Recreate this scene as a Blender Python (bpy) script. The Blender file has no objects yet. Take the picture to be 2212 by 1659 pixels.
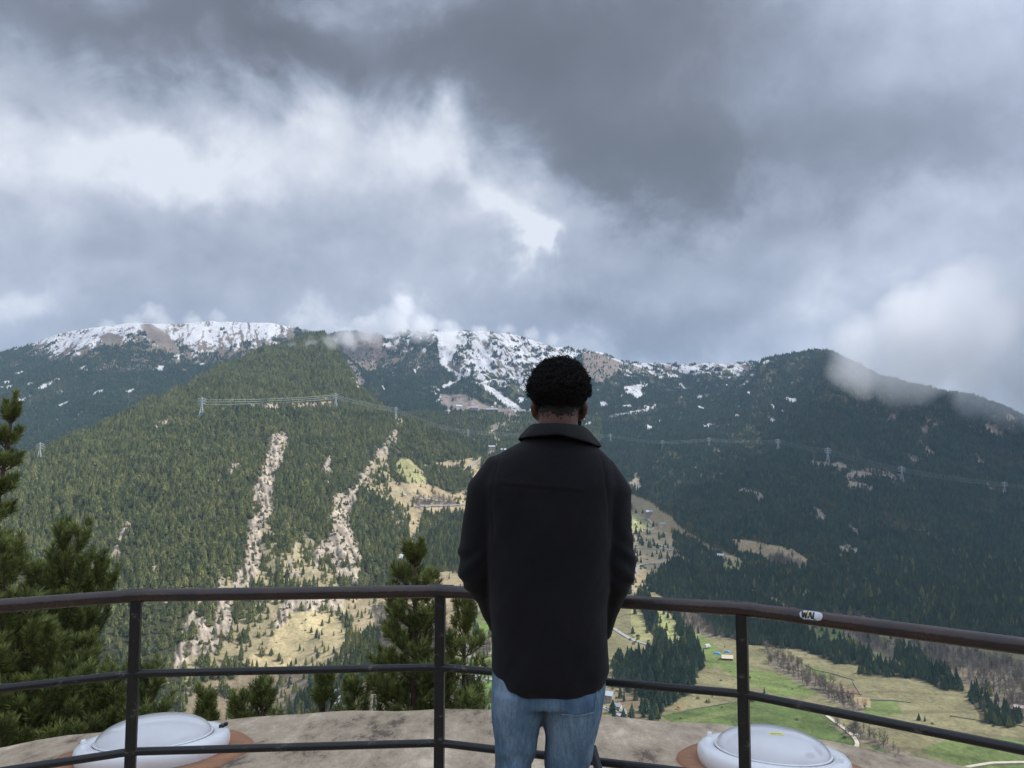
import bpy, bmesh, math, random
import numpy as np
from mathutils import Vector, Matrix
R = math.radians
rng = np.random.default_rng(7)
random.seed(7)
scene = bpy.context.scene
col = scene.collection

# ------------------------------------------------------------------ camera
CAMZ = 1.57
PITCH = R(4.4)
F = 1659.0                                   # focal length in units of a 2212 x 1659 picture
cam_d = bpy.data.cameras.new('camera')
cam_d.sensor_width = 36; cam_d.lens = 27
cam_d.clip_start = 0.05; cam_d.clip_end = 40000
cam = bpy.data.objects.new('camera', cam_d); col.objects.link(cam)
cam.location = (0, 0, CAMZ); cam.rotation_euler = (R(90) + PITCH, 0, 0)
scene.camera = cam
scene.view_settings.view_transform = 'Standard'
scene.view_settings.look = 'None'
scene.view_settings.exposure = 0.10
scene.view_settings.gamma = 1.0
scene.render.engine = 'CYCLES'
cy = scene.cycles
cy.max_bounces = 7; cy.diffuse_bounces = 2; cy.glossy_bounces = 2; cy.transmission_bounces = 4
cy.volume_bounces = 6; cy.transparent_max_bounces = 8
cy.use_denoising = True
cy.volume_step_rate = 1.0; cy.volume_max_steps = 96
cy.caustics_reflective = False; cy.caustics_refractive = False

# ------------------------------------------------------------------ sun and sky
SUN_AZ, SUN_EL = R(75), R(42)                # azimuth clockwise from the view direction (+Y)
SDIR = Vector((math.sin(SUN_AZ)*math.cos(SUN_EL), math.cos(SUN_AZ)*math.cos(SUN_EL), math.sin(SUN_EL)))
sl = bpy.data.lights.new('sun', 'SUN'); sl.energy = 4.9; sl.angle = R(0.6); sl.color = (1.0, 0.93, 0.82)
so = bpy.data.objects.new('sun', sl); col.objects.link(so)
so.rotation_euler = SDIR.to_track_quat('Z', 'Y').to_euler()

world = bpy.data.worlds.new('World'); scene.world = world; world.use_nodes = True
nt = world.node_tree; N = nt.nodes; L = nt.links
for n in list(N): N.remove(n)
def nd(tree, typ, **kw):
    n = tree.nodes.new(typ)
    for k, v in kw.items(): setattr(n, k, v)
    return n
def mth(tree, op, a, b=None, c=None, clamp=False):
    n = tree.nodes.new('ShaderNodeMath'); n.operation = op; n.use_clamp = clamp
    for i, v in enumerate((a, b, c)):
        if v is None: continue
        if isinstance(v, (int, float)): n.inputs[i].default_value = v
        else: tree.links.new(v, n.inputs[i])
    return n.outputs[0]
M = lambda *a, **k: mth(nt, *a, **k)
tc = nd(nt, 'ShaderNodeTexCoord')
nrm = nd(nt, 'ShaderNodeVectorMath', operation='NORMALIZE'); L.new(tc.outputs['Generated'], nrm.inputs[0])
dirv = nrm.outputs[0]
def noise_w(vec, scale, detail=6, rough=0.55, dist=0.0, stretch=(1, 1, 1), off=(0, 0, 0)):
    mp = nd(nt, 'ShaderNodeMapping'); mp.inputs['Scale'].default_value = stretch; mp.inputs['Location'].default_value = off
    L.new(vec, mp.inputs['Vector'])
    n = nd(nt, 'ShaderNodeTexNoise'); n.inputs['Scale'].default_value = scale; n.inputs['Detail'].default_value = detail
    n.inputs['Roughness'].default_value = rough; n.inputs['Distortion'].default_value = dist
    L.new(mp.outputs[0], n.inputs['Vector'])
    return n
sep = nd(nt, 'ShaderNodeSeparateXYZ'); L.new(dirv, sep.inputs[0])
az = M('MULTIPLY', M('ARCTAN2', sep.outputs[0], sep.outputs[1]), 57.2958)
el = M('MULTIPLY', M('ARCSINE', sep.outputs[2]), 57.2958)
w1 = noise_w(dirv, 3.2, 5, 0.6, 0.3); w2 = noise_w(dirv, 9.0, 6, 0.62, 0.4, off=(3, 1, 7))
s1 = nd(nt, 'ShaderNodeSeparateXYZ'); L.new(w1.outputs['Color'], s1.inputs[0])
s2 = nd(nt, 'ShaderNodeSeparateXYZ'); L.new(w2.outputs['Color'], s2.inputs[0])
azw = M('ADD', M('MULTIPLY_ADD', M('SUBTRACT', s1.outputs[0], 0.5), 22.0, az), M('MULTIPLY', M('SUBTRACT', s2.outputs[0], 0.5), 9.0))
elw = M('ADD', M('MULTIPLY_ADD', M('SUBTRACT', s1.outputs[1], 0.5), 13.0, el), M('MULTIPLY', M('SUBTRACT', s2.outputs[1], 0.5), 7.0))
def P_azel(px, py):
    u = (px-1106)/F; v = (829.5-py)/F
    y = math.cos(PITCH)-v*math.sin(PITCH); z = math.sin(PITCH)+v*math.cos(PITCH)
    return math.degrees(math.atan2(u, y)), math.degrees(math.atan2(z, math.hypot(u, y)))
# cloud masses of the overcast: where they stand in the sky, half sizes in degrees, tilt, brightness
BLOBS = [
 (300,20,17,2.6,0,-.33),(640,60,6,3.0,-20,-.20),(1270,230,7.5,6.5,-30,-.27),(1430,400,7,3.2,-10,-.22),(1230,60,12,4.5,0,-.24),(1600,330,8,4.5,0,-.14),(1000,90,4,3.5,0,-.12),
 (1960,350,9,3.4,5,-.19),(2050,120,10,4.5,0,-.06),(1640,80,7,3.5,0,-.08),
 (120,270,9,5.0,-12,.21),(300,265,5,1.6,-35,.16),(420,370,5,2.4,0,.15),(60,400,7,3,0,.08),(950,280,4.6,3.0,30,.24),(720,340,10,4.2,0,.17),(560,250,5,3.5,0,.06),(600,600,16,3,0,.03),
 (1095,535,1.5,1.9,-50,.42),(1050,440,3.2,1.6,-60,.20),(1180,430,5,2.0,-25,.17),(1600,470,6,1.7,10,.15),(1900,540,7,2.2,0,.10),
 (40,200,1.8,1.0,-30,-.16),(450,500,9,1.8,0,-.06),(300,650,10,2.0,0,-.04),(900,610,7,2,0,-.06),(1250,690,10,1.5,0,-.13),(1560,650,6,1.6,0,-.05),(1350,765,8,1.0,0,.14),(1250,560,5,1.8,0,.05),
 (20,715,6,1.4,20,.20),(850,660,2.6,1.5,30,.20),(730,690,1.5,.8,0,.16),(1950,690,8,2.6,0,.10),(620,540,3,1.2,0,.07),
]
acc = M('MULTIPLY_ADD', M('SUBTRACT', s1.outputs[2], 0.5), 0.12, 0.675)
for px, py, sa, se, tilt, amp in BLOBS:
    a0, e0 = P_azel(px, py); ct, st = math.cos(R(tilt)), math.sin(R(tilt))
    da = M('SUBTRACT', azw, a0); de = M('SUBTRACT', elw, e0)
    p = M('ADD', M('MULTIPLY', da, ct/sa), M('MULTIPLY', de, st/sa))
    q = M('ADD', M('MULTIPLY', da, -st/se), M('MULTIPLY', de, ct/se))
    g = M('POWER', 2.718, M('MULTIPLY', M('ADD', M('MULTIPLY', p, p), M('MULTIPLY', q, q)), -0.8))
    acc = M('MULTIPLY_ADD', g, amp, acc)
puff = noise_w(dirv, 6.0, 8, 0.56, 0.2, stretch=(1, 1, 1.25), off=(1, 5, 2))
puff2 = noise_w(dirv, 20.0, 7, 0.55, 0.2, stretch=(1, 1, 1.1), off=(9, 5, 2))
# billows: the side of each puff that faces the light is brighter than the side that faces away
def shifted(v, off):
    n = nd(nt, 'ShaderNodeVectorMath', operation='ADD'); L.new(v, n.inputs[0]); n.inputs[1].default_value = off; return n.outputs[0]
pa = noise_w(dirv, 3.3, 7, 0.54, 0.15, stretch=(1, 1, 1.15), off=(4, 2, 8)); pb = noise_w(shifted(dirv, (.022, 0, -.026)), 3.3, 7, 0.54, 0.15, stretch=(1, 1, 1.15), off=(4, 2, 8))
emb = M('SUBTRACT', pb.outputs['Fac'], pa.outputs['Fac'])
amp = M('MINIMUM', M('MAXIMUM', M('MULTIPLY_ADD', acc, 2.6, -.85), .15), 1.7)
acc = M('ADD', acc, M('MULTIPLY', M('MULTIPLY', M('MULTIPLY', emb, 0.85), amp), 1.0))
acc = M('ADD', acc, M('MULTIPLY', M('MULTIPLY', M('SUBTRACT', puff.outputs['Fac'], 0.5), .24), amp))
acc = M('ADD', acc, M('MULTIPLY', M('MULTIPLY', M('SUBTRACT', puff2.outputs['Fac'], 0.5), .06), amp))
ramp = nd(nt, 'ShaderNodeValToRGB'); L.new(acc, ramp.inputs[0])
cr = ramp.color_ramp; cr.interpolation = 'LINEAR'
cr.elements[0].position = 0.20; cr.elements[0].color = (.142, .157, .184, 1)
cr.elements[1].position = 1.0; cr.elements[1].color = (.80, .84, .92, 1)
for p_, c_ in ((.36, (.180, .200, .240)), (.50, (.262, .298, .375)), (.62, (.372, .418, .515)), (.76, (.505, .552, .655)), (.88, (.66, .705, .79))):
    e = cr.elements.new(p_); e.color = (*c_, 1)
sky = nd(nt, 'ShaderNodeTexSky', sky_type='NISHITA'); sky.sun_disc = False
sky.sun_elevation = SUN_EL; sky.sun_rotation = SUN_AZ; sky.altitude = 1900
bg1 = nd(nt, 'ShaderNodeBackground'); L.new(sky.outputs[0], bg1.inputs[0]); bg1.inputs[1].default_value = 0.08
bg2 = nd(nt, 'ShaderNodeBackground'); L.new(ramp.outputs[0], bg2.inputs[0]); bg2.inputs[1].default_value = 0.97
# the overcast is brightest round the hidden sun and overhead
dsun = nd(nt, 'ShaderNodeVectorMath', operation='DOT_PRODUCT'); L.new(dirv, dsun.inputs[0]); dsun.inputs[1].default_value = SDIR
gs = M('POWER', M('MAXIMUM', dsun.outputs['Value'], 0.0), 7.0)
mz = nd(nt, 'ShaderNodeMapRange', interpolation_type='SMOOTHSTEP'); L.new(el, mz.inputs[0]); mz.inputs[1].default_value = 34; mz.inputs[2].default_value = 62
mbk = nd(nt, 'ShaderNodeMapRange', interpolation_type='SMOOTHSTEP'); L.new(sep.outputs[1], mbk.inputs[0]); mbk.inputs[1].default_value = .35; mbk.inputs[2].default_value = -.5
L.new(M('MULTIPLY_ADD', gs, 2.2, M('MULTIPLY_ADD', M('MAXIMUM', mz.outputs[0], mbk.outputs[0]), 0.95, 0.97)), bg2.inputs[1])
mixw = nd(nt, 'ShaderNodeMixShader'); mixw.inputs[0].default_value = 0.93
L.new(bg1.outputs[0], mixw.inputs[1]); L.new(bg2.outputs[0], mixw.inputs[2])
ow = nd(nt, 'ShaderNodeOutputWorld'); L.new(mixw.outputs[0], ow.inputs[0])
world.cycles.sampling_method = 'MANUAL'; world.cycles.sample_map_resolution = 512

# ------------------------------------------------------------------ helpers
def W(px, py, D):
    """photo position (2212 x 1659 units) at distance D along the view axis -> world point"""
    u = (px-1106)/F; v = (829.5-py)/F
    y = math.cos(PITCH)-v*math.sin(PITCH); z = math.sin(PITCH)+v*math.cos(PITCH)
    return (u*D/y, D, CAMZ+z*D/y)
def toP(x, y, z):
    z = z-CAMZ; c, s = math.cos(PITCH), math.sin(PITCH)
    f = y*c+z*s; up = -y*s+z*c
    f = np.where(np.abs(f) < 1e-6, 1e-6, f)
    return 1106+F*x/f, 829.5-F*up/f
def tag(o, label=None, cat=None, group=None, kind=None):
    if label: o['label'] = label
    if cat: o['category'] = cat
    if group: o['group'] = group
    if kind: o['kind'] = kind
    return o
def link(o, parent=None):
    col.objects.link(o)
    if parent is not None: o.parent = parent
    return o
def empty(name, loc, rz=0):
    o = bpy.data.objects.new(name, None); o.location = loc; o.rotation_euler = (0, 0, rz); o.empty_display_size = .2
    return link(o)
def np_mesh(name, V, Fc, mats=(), smooth=False, mat_idx=None):
    """V (n,3); Fc (m,k) constant size faces"""
    V = np.asarray(V, dtype=np.float32); Fc = np.asarray(Fc, dtype=np.int32)
    me = bpy.data.meshes.new(name); k = Fc.shape[1]
    me.vertices.add(len(V)); me.vertices.foreach_set('co', V.ravel())
    me.loops.add(Fc.size); me.loops.foreach_set('vertex_index', Fc.ravel())
    me.polygons.add(len(Fc)); me.polygons.foreach_set('loop_start', np.arange(0, Fc.size, k, dtype=np.int32))
    me.polygons.foreach_set('loop_total', np.full(len(Fc), k, dtype=np.int32))
    for m in mats: me.materials.append(m)
    if mat_idx is not None: me.polygons.foreach_set('material_index', np.asarray(mat_idx, dtype=np.int32))
    me.polygons.foreach_set('use_smooth', np.full(len(Fc), smooth))
    me.update(calc_edges=True)
    return me
class MB:
    """collects polygons into one mesh"""
    def __init__(s): s.v = []; s.f = []; s.mi = []
    def add(s, verts, faces, m=0):
        b = len(s.v); s.v += [tuple(p) for p in verts]; s.f += [tuple(i+b for i in f) for f in faces]; s.mi += [m]*len(faces)
    def box(s, c, d, rz=0, m=0, mat=None):
        x, y, z = d[0]/2, d[1]/2, d[2]/2; ca, sa = math.cos(rz), math.sin(rz); vs = []
        for dz in (-z, z):
            for dx, dy in ((-x, -y), (x, -y), (x, y), (-x, y)):
                p = Vector((c[0]+dx*ca-dy*sa, c[1]+dx*sa+dy*ca, c[2]+dz))
                vs.append(p if mat is None else mat @ p)
        s.add(vs, [(3, 2, 1, 0), (4, 5, 6, 7), (0, 1, 5, 4), (1, 2, 6, 5), (2, 3, 7, 6), (3, 0, 4, 7)], m)
    def tube(s, pts, rad, n=8, m=0, cap=True, sx=1.0, sy=1.0, up=None):
        pts = [Vector(p) for p in pts]
        if isinstance(rad, (int, float)): rad = [rad]*len(pts)
        prev = Vector(up) if up else None; rings = []
        for i, p in enumerate(pts):
            t = (pts[min(i+1, len(pts)-1)]-pts[max(i-1, 0)]).normalized()
            a = prev if prev is not None else (Vector((0, 0, 1)) if abs(t.z) < .9 else Vector((1, 0, 0)))
            b = t.cross(a)
            if b.length < 1e-5: b = t.cross(Vector((1, .3, 0)))
            b.normalize(); a = b.cross(t).normalized(); prev = a
            rings.append([p+a*math.cos(2*math.pi*k/n)*rad[i]*sy+b*math.sin(2*math.pi*k/n)*rad[i]*sx for k in range(n)])
        vs = [v for r_ in rings for v in r_]; fs = []
        for i in range(len(pts)-1):
            for k in range(n):
                fs.append((i*n+k, (i+1)*n+k, (i+1)*n+(k+1) % n, i*n+(k+1) % n))
        if cap: fs.append(tuple(range(n))); fs.append(tuple((len(pts)-1)*n+k for k in reversed(range(n))))
        s.add(vs, fs, m)
    def lathe(s, prof, c=(0, 0, 0), n=48, m=0, close=False):
        vs = []; fs = []
        for r_, z in prof:
            for k in range(n): vs.append((c[0]+r_*math.cos(2*math.pi*k/n), c[1]+r_*math.sin(2*math.pi*k/n), c[2]+z))
        for i in range(len(prof)-1):
            for k in range(n): fs.append((i*n+k, i*n+(k+1) % n, (i+1)*n+(k+1) % n, (i+1)*n+k))
        s.add(vs, fs, m)
    def mesh(s, name, mats, smooth=False):
        me = bpy.data.meshes.new(name); me.from_pydata([tuple(v) for v in s.v], [], s.f)
        for m in (mats if isinstance(mats, (list, tuple)) else [mats]): me.materials.append(m)
        me.polygons.foreach_set('material_index', s.mi); me.polygons.foreach_set('use_smooth', [smooth]*len(s.f))
        me.update(); return me
    def build(s, name, mats, parent=None, smooth=False):
        return link(bpy.data.objects.new(name, s.mesh(name, mats, smooth)), parent)

def mat(name, c1, c2=None, rough=.7, scale=5.0, detail=6, bump=0.0, bscale=None, metallic=0.0, coord='Object', contrast=(.35, .65), spec=.5, stretch=(1, 1, 1), rvar=None):
    m = bpy.data.materials.new(name); m.use_nodes = True; t = m.node_tree; b = t.nodes['Principled BSDF']
    b.inputs['Roughness'].default_value = rough; b.inputs['Metallic'].default_value = metallic
    b.inputs['Specular IOR Level'].default_value = spec
    b.inputs['Base Color'].default_value = (*c1, 1)
    tcn = nd(t, 'ShaderNodeTexCoord'); mp = nd(t, 'ShaderNodeMapping'); mp.inputs['Scale'].default_value = stretch
    t.links.new(tcn.outputs[coord], mp.inputs[0])
    if c2 is not None:
        n = nd(t, 'ShaderNodeTexNoise'); n.inputs['Scale'].default_value = scale; n.inputs['Detail'].default_value = detail
        n.inputs['Roughness'].default_value = .6
        t.links.new(mp.outputs[0], n.inputs['Vector'])
        mr = nd(t, 'ShaderNodeMapRange'); mr.inputs[1].default_value = contrast[0]; mr.inputs[2].default_value = contrast[1]
        t.links.new(n.outputs['Fac'], mr.inputs[0])
        mx = nd(t, 'ShaderNodeMix', data_type='RGBA'); mx.inputs[6].default_value = (*c1, 1); mx.inputs[7].default_value = (*c2, 1)
        t.links.new(mr.outputs[0], mx.inputs[0]); t.links.new(mx.outputs[2], b.inputs['Base Color'])
        if rvar:
            mr2 = nd(t, 'ShaderNodeMapRange'); mr2.inputs[1].default_value = .3; mr2.inputs[2].default_value = .7
            mr2.inputs[3].default_value = rvar[0]; mr2.inputs[4].default_value = rvar[1]
            t.links.new(n.outputs['Fac'], mr2.inputs[0]); t.links.new(mr2.outputs[0], b.inputs['Roughness'])
    if bump:
        n2 = nd(t, 'ShaderNodeTexNoise'); n2.inputs['Scale'].default_value = bscale or scale*4; n2.inputs['Detail'].default_value = 5
        t.links.new(mp.outputs[0], n2.inputs['Vector'])
        bp = nd(t, 'ShaderNodeBump'); bp.inputs['Strength'].default_value = bump; bp.inputs['Distance'].default_value = .02
        t.links.new(n2.outputs['Fac'], bp.inputs['Height']); t.links.new(bp.outputs[0], b.inputs['Normal'])
    return m

# numpy lattice noise --------------------------------------------------------
_perm = np.random.default_rng(11).integers(0, 2**31-1, 4096)
def vnoise(x, y, seed=0):
    xi = np.floor(x).astype(np.int64); yi = np.floor(y).astype(np.int64); fx = x-xi; fy = y-yi
    fx = fx*fx*fx*(fx*(fx*6-15)+10); fy = fy*fy*fy*(fy*(fy*6-15)+10)
    def h(a, b): return (_perm[(_perm[(a+seed*131) & 4095]+b*7) & 4095] & 65535)/65535.0
    return (h(xi, yi)*(1-fx)+h(xi+1, yi)*fx)*(1-fy)+(h(xi, yi+1)*(1-fx)+h(xi+1, yi+1)*fx)*fy
def fbm(x, y, o=5, seed=0, g=.5):
    a = 1.0; s = 0; t = 0
    for i in range(o):
        s = s+a*(vnoise(x, y, seed+i)*2-1); t += a; a *= g; x = x*2.03+17.1; y = y*2.03+5.7
    return s/t
def sstep(a, b, x):
    t = np.clip((x-a)/(b-a), 0, 1); return t*t*(3-2*t)
def inpoly(px, py, poly):
    c = np.zeros(px.shape, bool); n = len(poly); j = n-1
    for i in range(n):
        xi, yi = poly[i]; xj, yj = poly[j]
        if yi != yj: c ^= ((yi > py) != (yj > py)) & (px < (xj-xi)*(py-yi)/(yj-yi)+xi)
        j = i
    return c
def polydist(px, py, pts):
    """distance minus interpolated half width to a polyline of (x, y, halfwidth)"""
    d = np.full(px.shape, 1e9)
    if len(pts) == 1: pts = [pts[0], (pts[0][0]+.1, pts[0][1], pts[0][2])]
    for (x0, y0, w0), (x1, y1, w1) in zip(pts[:-1], pts[1:]):
        dx, dy = x1-x0, y1-y0; t = np.clip(((px-x0)*dx+(py-y0)*dy)/(dx*dx+dy*dy), 0, 1)
        d = np.minimum(d, np.hypot(px-x0-t*dx, py-y0-t*dy)-(w0+(w1-w0)*t))
    return d
# ------------------------------------------------------------------ the terrain: one sheet on a polar grid
# each mountain is a stack of lines (foot ... crest) given as (x, y, distance); heights between are interpolated
FLOOR = [
 [(-400,1900,900),(300,1900,860),(800,1659,1010),(1106,1659,900),(2600,1659,900)],
 [(-400,1620,1250),(500,1600,1240),(800,1560,1160),(1106,1560,1040),(2600,1560,1030)],
 [(-400,1480,1500),(500,1480,1480),(800,1450,1330),(1106,1450,1260),(2600,1450,1230)],
 [(-400,1400,1700),(700,1380,1520),(1106,1380,1450),(2600,1380,1400)],
 [(-400,1340,1900),(700,1310,1740),(1106,1300,1620),(2600,1310,1600)],
 [(-400,1290,2100),(800,1240,1950),(1106,1230,1870),(2600,1270,1800)],
 [(-400,1230,2400),(900,1180,2150),(1106,1180,2100),(2600,1220,2100)],
 [(-400,1180,2700),(900,1120,2450),(1106,1130,2400),(2600,1180,2400)],
 [(-400,1130,2900),(900,1070,2700),(1106,1080,2700),(2600,1140,2700)],
 [(-400,1100,3100),(900,1025,2930),(1106,1030,2950),(2600,1110,3000)],
 [(-400,1080,3400),(900,985,3150),(1106,990,3150),(2600,1100,3300)],
 [(-400,1060,3900),(900,950,3650),(1106,950,3700),(1500,975,3700),(2600,1100,3800)]]
MB_ = [
 [(-500,1600,1180),(0,1590,1230),(400,1590,1260),(560,1500,1400),(660,1400,1520),(740,1320,1680),(800,1250,1880),(880,1200,2060),(950,1120,2400),(1010,1050,2750),(1060,1010,2950)],
 [(-500,1330,1400),(0,1300,1500),(300,1290,1560),(480,1290,1620),(600,1220,1800),(700,1150,2020),(790,1080,2330),(880,1020,2650),(960,1000,2850),(1030,1000,2980)],
 [(-500,1140,1800),(0,1100,1900),(200,1050,2050),(400,980,2300),(560,950,2550),(680,920,2800),(760,930,2850),(830,950,2860),(900,955,2950),(970,970,3010),(1040,1008,3010)],
 [(-500,1040,2050),(0,1000,2250),(20,992,2300),(85,975,2450),(160,940,2650),(250,905,2850),(330,865,3050),(400,835,3300),(470,800,3600),(560,762,3900),(640,730,4200),(700,720,4250),(735,763,4100),(775,832,3700),(800,862,3400),(850,897,3150),(900,912,3130),(940,932,3120),(980,955,3100),(1015,983,3060),(1060,1030,3040),(1130,1150,3000),(2600,1400,3000)]]
MA_ = [
 [(-500,1050,3300),(0,1010,3300),(100,1000,3400),(400,880,4300),(700,790,5200)],
 [(-500,900,4300),(0,880,4200),(200,830,4600),(400,790,5100),(700,765,5700)],
 [(-500,830,5200),(-100,790,5300),(0,757,5400),(60,738,5500),(120,716,5600),(200,701,5700),(290,691,5800),(380,693,5900),(460,687,6000),(580,691,6100),(640,701,6200),(705,716,6300),(760,745,6400),(840,800,6400),(960,960,6400),(3000,1050,6400)]]
MC_ = [
 [(550,960,3900),(860,960,3850),(1000,975,3650),(1106,975,3700),(1300,985,3750),(1500,1000,3500),(1700,1010,3500),(2200,1040,3500)],
 [(550,900,4600),(860,895,4400),(950,880,4500),(1050,893,4350),(1150,912,4200),(1260,915,4200),(1400,885,4400),(1600,890,4400),(1750,900,4400)],
 [(550,840,5200),(860,810,5300),(1000,815,5200),(1150,855,4800),(1260,850,4900),(1400,840,4950),(1600,835,4900),(1750,860,4800)],
 [(500,790,5900),(640,745,5950),(700,722,6000),(740,717,6050),(780,719,6050),(830,722,6100),(900,712,6200),(960,716,6250),(1040,716,6250),(1100,722,6200),(1150,734,6150),(1200,748,6050),(1240,754,5950),(1262,753,5900),(1300,763,5850),(1340,781,5800),(1380,784,5800),(1440,786,5750),(1500,787,5700),(1560,785,5600),(1620,782,5500),(1700,790,5400),(1800,850,5400),(2000,1000,5200)]]
MD_ = [
 [(1280,1035,3000),(1365,1060,2850),(1400,1080,2700),(1460,1130,2430),(1540,1185,2150),(1640,1180,2180),(1750,1230,1980),(1830,1310,1700),(1900,1350,1580),(2000,1400,1460),(2212,1490,1280),(2700,1560,1150)],
 [(1280,1005,3200),(1500,1045,2850),(1700,1090,2600),(1900,1160,2350),(2212,1260,2000),(2700,1350,1800)],
 [(1280,975,3600),(1500,965,3500),(1700,970,3450),(1900,1000,3200),(2050,1030,3000),(2212,1060,2850),(2700,1120,2500)],
 [(1280,960,3750),(1400,935,4100),(1500,890,4500),(1600,830,4750),(1650,778,4900),(1700,763,4900),(1740,758,4900),(1790,757,4850),(1850,785,4700),(1900,812,4550),(2000,838,4350),(2070,850,4250),(2120,863,4150),(2170,880,4050),(2212,902,3950),(2300,950,3800),(2700,1000,3500)]]
def lines_to(azs, lines):
    out = []
    for ln in lines:
        A = []; RR = []; Z = []
        for p in ln:
            x, y, z = W(*p); A.append(math.atan2(x, y)); RR.append(math.hypot(x, y)); Z.append(z)
        A = np.array(A)
        out.append((np.interp(azs, A, RR), np.interp(azs, A, Z)))
    return out
azs = np.concatenate([np.radians(np.arange(-180, -40, 1.5)), np.radians(np.arange(-40, 40, 0.058)), np.radians(np.arange(40, 180.01, 1.5))])
rs = np.concatenate([np.geomspace(9, 850, 46)[:-1], np.geomspace(850, 7000, 600), np.geomspace(7100, 12000, 8)])
AZ, RG = np.meshgrid(azs, rs, indexing='ij')
X = RG*np.sin(AZ); Y = RG*np.cos(AZ)
NA, NR = AZ.shape
def layer(lines, front, back, smooth=True):
    ks = lines_to(azs, lines)
    r_ = np.stack([k[0] for k in ks], 1); z_ = np.stack([k[1] for k in ks], 1)
    # front skirt and back slope
    r_ = np.concatenate([r_[:, :1]*front[0], r_, r_[:, -1:]+back[0]], 1)
    z_ = np.concatenate([z_[:, :1]-front[1], z_, z_[:, -1:]-back[1]], 1)
    H = np.full((NA, NR), -3000.0)
    for i in range(NA):
        h = np.interp(rs, r_[i], z_[i]); h[rs < r_[i, 0]] = -3000
        H[i] = h
    Rc = np.repeat(r_[:, -2:-1], NR, 1)
    return H, Rc
gul = lambda dx, dy, su, sv, seed: fbm((X*dy-Y*dx)/su, (X*dx+Y*dy)/sv, 4, seed)
HF, _ = layer(FLOOR, (.86, 30), (600, -150))
HB, RB = layer(MB_, (.93, 90), (1300, 520))
HA, RA = layer(MA_, (.9, 200), (1500, 500))
HC, RC = layer(MC_, (.93, 120), (2000, 500))
HD, RD = layer(MD_, (.95, 90), (1600, 450))
def pxaz(px): return math.atan2(W(px, 900, 1000)[0], 1000)
HB -= 700*sstep(pxaz(1050), pxaz(1260), AZ)
HA -= 900*sstep(pxaz(800), pxaz(960), AZ)
HC -= 700*sstep(pxaz(1700), pxaz(1950), AZ)+500*sstep(pxaz(640), pxaz(480), AZ)
HD -= 500*sstep(pxaz(1300), pxaz(1190), AZ)
def rid(n): return 1-2*np.abs(n)
HF += 3.0*fbm(X/160, Y/160, 4, 3)*sstep(900, 1400, RG)+1.2*fbm(X/30, Y/30, 3, 5)
HB += (RG/2600)*(20*rid(gul(.45, -.9, 240, 1100, 21))-8+9*rid(gul(.5, -.85, 90, 420, 25))+5*fbm(X/70, Y/70, 4, 31))*np.where(RG > RB*.995, .4, 1)
HA += 45*rid(gul(.3, -.95, 420, 1500, 41))*sstep(1.0, .93, RG/RA)-22+12*fbm(X/120, Y/120, 4, 43)
HC += (40*rid(gul(.15, -1, 330, 1300, 51))-18)*sstep(1.0, .94, RG/RC)+16*fbm(X/110, Y/110, 5, 53)
HD += (RG/3500)*((38*rid(gul(-.5, -.85, 380, 1300, 61))-15+16*rid(gul(-.4, -.9, 130, 500, 65)))*sstep(1.0, .95, RG/RD)+8*fbm(X/80, Y/80, 4, 67))
yb = np.where(Y > 0, Y, np.minimum(Y+14, 0)*.5)
HH = -6-.78*yb+fbm(X/60, Y/60, 4, 71)*np.clip(RG*.06, 0, 14)
HH = np.minimum(HH, 380+60*fbm(X/500, Y/500, 3, 75))
HS = np.stack([HF, HB, HA, HC, HD, HH]); LAY = HS.argmax(0); H = HS.max(0)
del HS
H = np.maximum(H, -640)
PX, PY = toP(X, Y, H)
inview = (Y > 50)
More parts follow.
